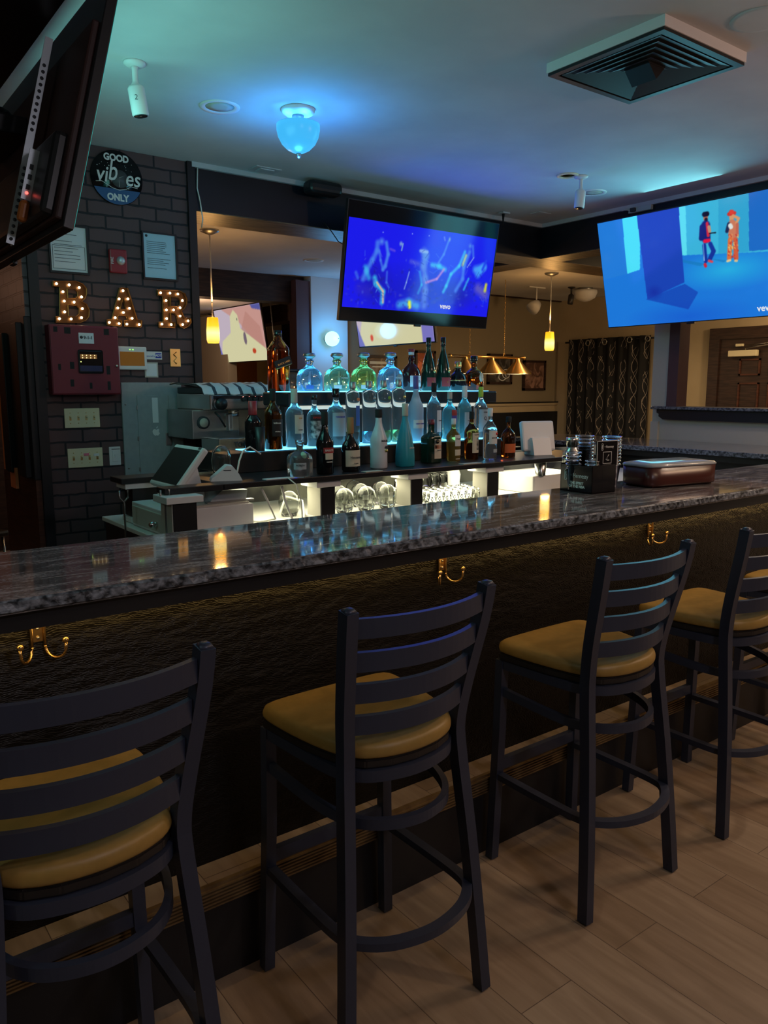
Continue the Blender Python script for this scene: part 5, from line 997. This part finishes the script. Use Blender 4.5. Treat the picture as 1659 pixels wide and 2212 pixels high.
ax, az = EM(480, 940); B().cyl((ax, 4.4, zz(az)+.03), (ax, 4.4, zz(az)-.02), .04, 24).build('group_head', 'steel', t); hx, hz = EM(410, 1040); B().box(hx-.012, hx+.02, 4.34, 4.38, zz(hz)-.05, zz(hz)+.05, .008).build('lever', 'steelm', t)
bx0, bz1 = EM(220, 1200); bx1, bz0 = EM(545, 1335); B().box(bx0, bx0+.36, 4.25, 4.5, max(.002, zz(bz0)), zz(bz1), .006).build('drip_tray', 'steel', t); text('TORRÉ', .042, 'ink', t, (bx0+.16, 4.247, (max(.002, zz(bz0))+zz(bz1))/2), bold=.001)
B().box(bx0-.1, bx0, 4.3, 4.7, .0, .14, .004).build('side_leg', 'plastic', t)
b = B(); tw = []; cl0 = EM(60, 640)
n_ = 60
g = mat('striped_towel', (.6, .62, .65), .9); n, l, b_ = nodes(g); tc = n.new('ShaderNodeTexCoord'); sx = n.new('ShaderNodeSeparateXYZ'); l.new(tc.outputs['Object'], sx.inputs[0]); m1 = n.new('ShaderNodeMath'); m1.operation = 'MULTIPLY'; m1.inputs[1].default_value = 12; l.new(sx.outputs[0], m1.inputs[0]); m2 = n.new('ShaderNodeMath'); m2.operation = 'FRACT'; l.new(m1.outputs[0], m2.inputs[0]); m3 = n.new('ShaderNodeMath'); m3.operation = 'GREATER_THAN'; m3.inputs[1].default_value = .75; l.new(m2.outputs[0], m3.inputs[0]); mc = n.new('ShaderNodeMixRGB'); mc.inputs[1].default_value = (.6, .63, .66, 1); mc.inputs[2].default_value = (.05, .06, .08, 1); l.new(m3.outputs[0], mc.inputs[0]); l.new(mc.outputs[0], b_.inputs['Base Color'])
V = []; ztp = EM(200, 640)[1]
for j in range(10):
    r = []
    for i in range(n_+1):
        u = i/n_; x = xl-.06+u*.54; dz = .008*math.sin(u*23+j)+.005*math.sin(u*51+2*j)
        if j < 4: yy, z = 4.75-j*.13, ztp+dz
        else: yy, z = 4.3-.006*(j-4)-.01+dz*.4, ztp-.012-(j-3)*(ztp-zt-.006)/6+dz*.3
        r.append(b.bm.verts.new((x, yy, z)))
    V.append(r)
for r0, r1 in zip(V, V[1:]):
    for i in range(n_): b.bm.faces.new((r0[i], r0[i+1], r1[i+1], r1[i]))
for f_ in b.bm.faces: f_.smooth = True
o = b.build('towel', g); sm = o.modifiers.new('s', 'SOLIDIFY'); sm.thickness = .006; tag(o, 'black and white striped towel draped over the espresso machine', 'towel')
B().box(xl, xr, 4.36, 4.78, zz(zt), zz(ztp)-.014, .004).build('cup_warmer', 'plastic', bpy.data.objects['espresso_machine'])
p0 = aty(640, 850, 4.3); t = root('coffee_grinder', 'dark coffee grinder hopper behind the large whisky bottle', 'grinder', (p0.x, 4.4, 1.021)); zt_ = aty(640, 797, 4.3).z-1.021
B().box(-.07, .07, -.09, .09, 0, zt_-.17, .01).build('body', 'plastic', t); B().loft([(.05, zt_-.17), (.085, zt_-.13), (.085, zt_-.02)], 24, 4).build('hopper', gl('smoked_plastic', (.3, .25, .2), .8, .15), t); B().loft([(.088, zt_-.02), (.088, zt_)], 24, 4).build('lid', 'plastic', t)

# ------------------------------------------------------------------ on the bar counter
t = root('napkin_caddy', 'black bar caddy with white lettering standing on the granite bar', 'caddy', (2.625, 2.09, ct), -.05)
w_, d_, h_ = .14, .17, .115
b = B().box(-w_/2, w_/2, -d_/2, d_/2, 0, .006).box(-w_/2, w_/2, -d_/2, -d_/2+.004, 0, h_).box(-w_/2, -w_/2+.004, -d_/2, d_/2, 0, h_-.005).box(w_/2-.004, w_/2, -d_/2, d_/2, 0, h_).box(-w_/2, w_/2, d_/2-.004, d_/2, 0, h_).box(-.01, -.006, -d_/2, d_/2, 0, h_*.85).box(-w_/2, w_/2, .0, .004, 0, h_*.85)
b.build('tray', 'gloss', t)
text('• Hennessy', .026, 'whiteink', t, (-w_/2-.001, -.018, .068), (PI/2, 0, -PI/2), sx=.8); text('THE SPIRIT', .015, 'whiteink', t, (-w_/2-.001, -.005, .038), (PI/2, 0, -PI/2), bold=.0006); text('OF THE NBA', .015, 'whiteink', t, (-w_/2-.001, -.005, .024), (PI/2, 0, -PI/2), bold=.0006)
def pill(par, x, y, z, s, face):
    P_ = [(s*.35*math.cos(a), s*(.8 if math.sin(a) > 0 else -.8)+s*.35*math.sin(a)) for a in np.linspace(0, 2*PI, 24)[:-1]]
    B().tube([((x, y+u, z+v) if face == 'x' else (x+u, y, z+v)) for u, v in P_], s*.07, 5, closed=True).tube([((x, y+u*s, z+v*s) if face == 'x' else (x+u*s, y, z+v*s)) for u, v in ((0, .7), (.1, .3), (-.1, 0), (.1, -.8))], s*.12, 5).build('pill_emblem', 'whiteink', par)
pill(t, -w_/2-.001, .055, .068, .018, 'x')
c = root('table_sign', 'small framed black drinks sign standing in the caddy', 'sign', (2.665, 2.03, ct+.105), -.12, None)
B().box(-.058, .058, -.003, .003, 0, .105, .001).build('card', 'gloss', c); b = B()
for a in ((-.058, .058, 0, .002), (-.058, .058, .103, .105), (-.058, -.056, 0, .105), (.056, .058, 0, .105), (-.024, .024, .012, .0135), (-.024, .024, .0585, .06), (-.024, -.0225, .012, .06), (.0225, .024, .012, .06)): b.box(a[0], a[1], -.004, -.003, a[2], a[3])
b.build('printed_border', 'whiteink', c); text('• Hennessy', .014, 'whiteink', c, (.008, -.0042, .08), sx=.8); pill(c, -.03, -.0042, .08, .012, 'y'); B().tube([(.008, -.0045, .048), (-.004, -.0045, .034), (.004, -.0045, .026)], .0012, 5).tube([(-.008, -.0045, .03), (.0, -.0045, .024), (.01, -.0045, .026)], .0012, 5).build('printed_arm', 'whiteink', c)
def cup(name, lb, x, y, z, r0, r1, h, n_, step, group=None):
    t = root(name, lb, 'cups', (x, y, z)); f0 = None
    for k in range(n_):
        b = B(); b.loft([(r0-.001, .002), (r1-.001, h-.001), (r1+.002, h), (r1+.002, h-.004), (r1, h-.005), (r0, 0)], 26, cap=False); b.loft([(r0, 0), (r0-.001, .002)], 26)
        if f0 is None: f0 = b.build('cup', 'pg', t)
        else:
            b.bm.free(); o = f0.copy(); C.objects.link(o); o.parent = t; o.location = (0, 0, k*step)
    return t
cup('cup_stack', 'tall stack of clear plastic cups standing right of the black caddy', 2.775, 2.09, ct, .026, .039, .105, 9, .0145)
cup('cup_stack', 'stack of clear plastic cups standing behind the small black sign', 2.735, 2.2, ct, .026, .039, .105, 9, .0145)
cup('cup_stack', 'clear plastic cups in the left compartment of the black caddy', 2.575, 2.125, ct+.008, .02, .03, .09, 5, .016)
cup('cup_stack', 'short stack of clear cups beside the steel shaker in the caddy', 2.6, 2.05, ct+.008, .02, .028, .08, 4, .014)
t = root('cocktail_shaker', 'polished steel cocktail shaker standing behind the caddy', 'shaker', (2.665, 2.21, ct)); B().loft([(.03, 0), (.04, .12), (.041, .13)], 28).build('body', 'steel', t); B().loft([(.041, .13), (.036, .15), (.022, .168), (.021, .175)], 28).build('shoulder', 'steel', t); B().loft([(.022, .175), (.026, .2), (.027, .21), (.022, .214)], 28).build('cap', 'steel', t)
t = root('garnish_tray', 'long maroon garnish tray with a clear rounded lid on the granite bar', 'tray', (3.11, 2.03, ct), -.17)
B().loft([(.154, .008), (.156, .014), (.157, .088)], 40, 7, 1.32, .62).box(-.18, .18, -.08, .08, 0, .012, .004).build('tray', 'cooler', t)
B().loft([(.159, .088), (.16, .094), (.154, .1), (.11, .108)], 40, 7, 1.32, .62).build('lid', mat('tray_lid', (.3, .33, .36), .12), t)
# chair far left in the side room
t = root('side_chair', 'dark chair with steel legs in the dim room left of the brick wall', 'chair', (1.0, 6.6, 0), .4); B().box(-.22, .22, -.22, .22, .43, .48, .02).build('seat', 'plastic', t); B().box(-.2, .2, .2, .23, .5, .88, .02).build('backrest', 'plastic', t)
for x in (-.2, .2):
    for y in (-.2, .2): B().cyl((x, y, 0), (x*.9, y*.9, .44), .011).build('leg', 'steel', t)
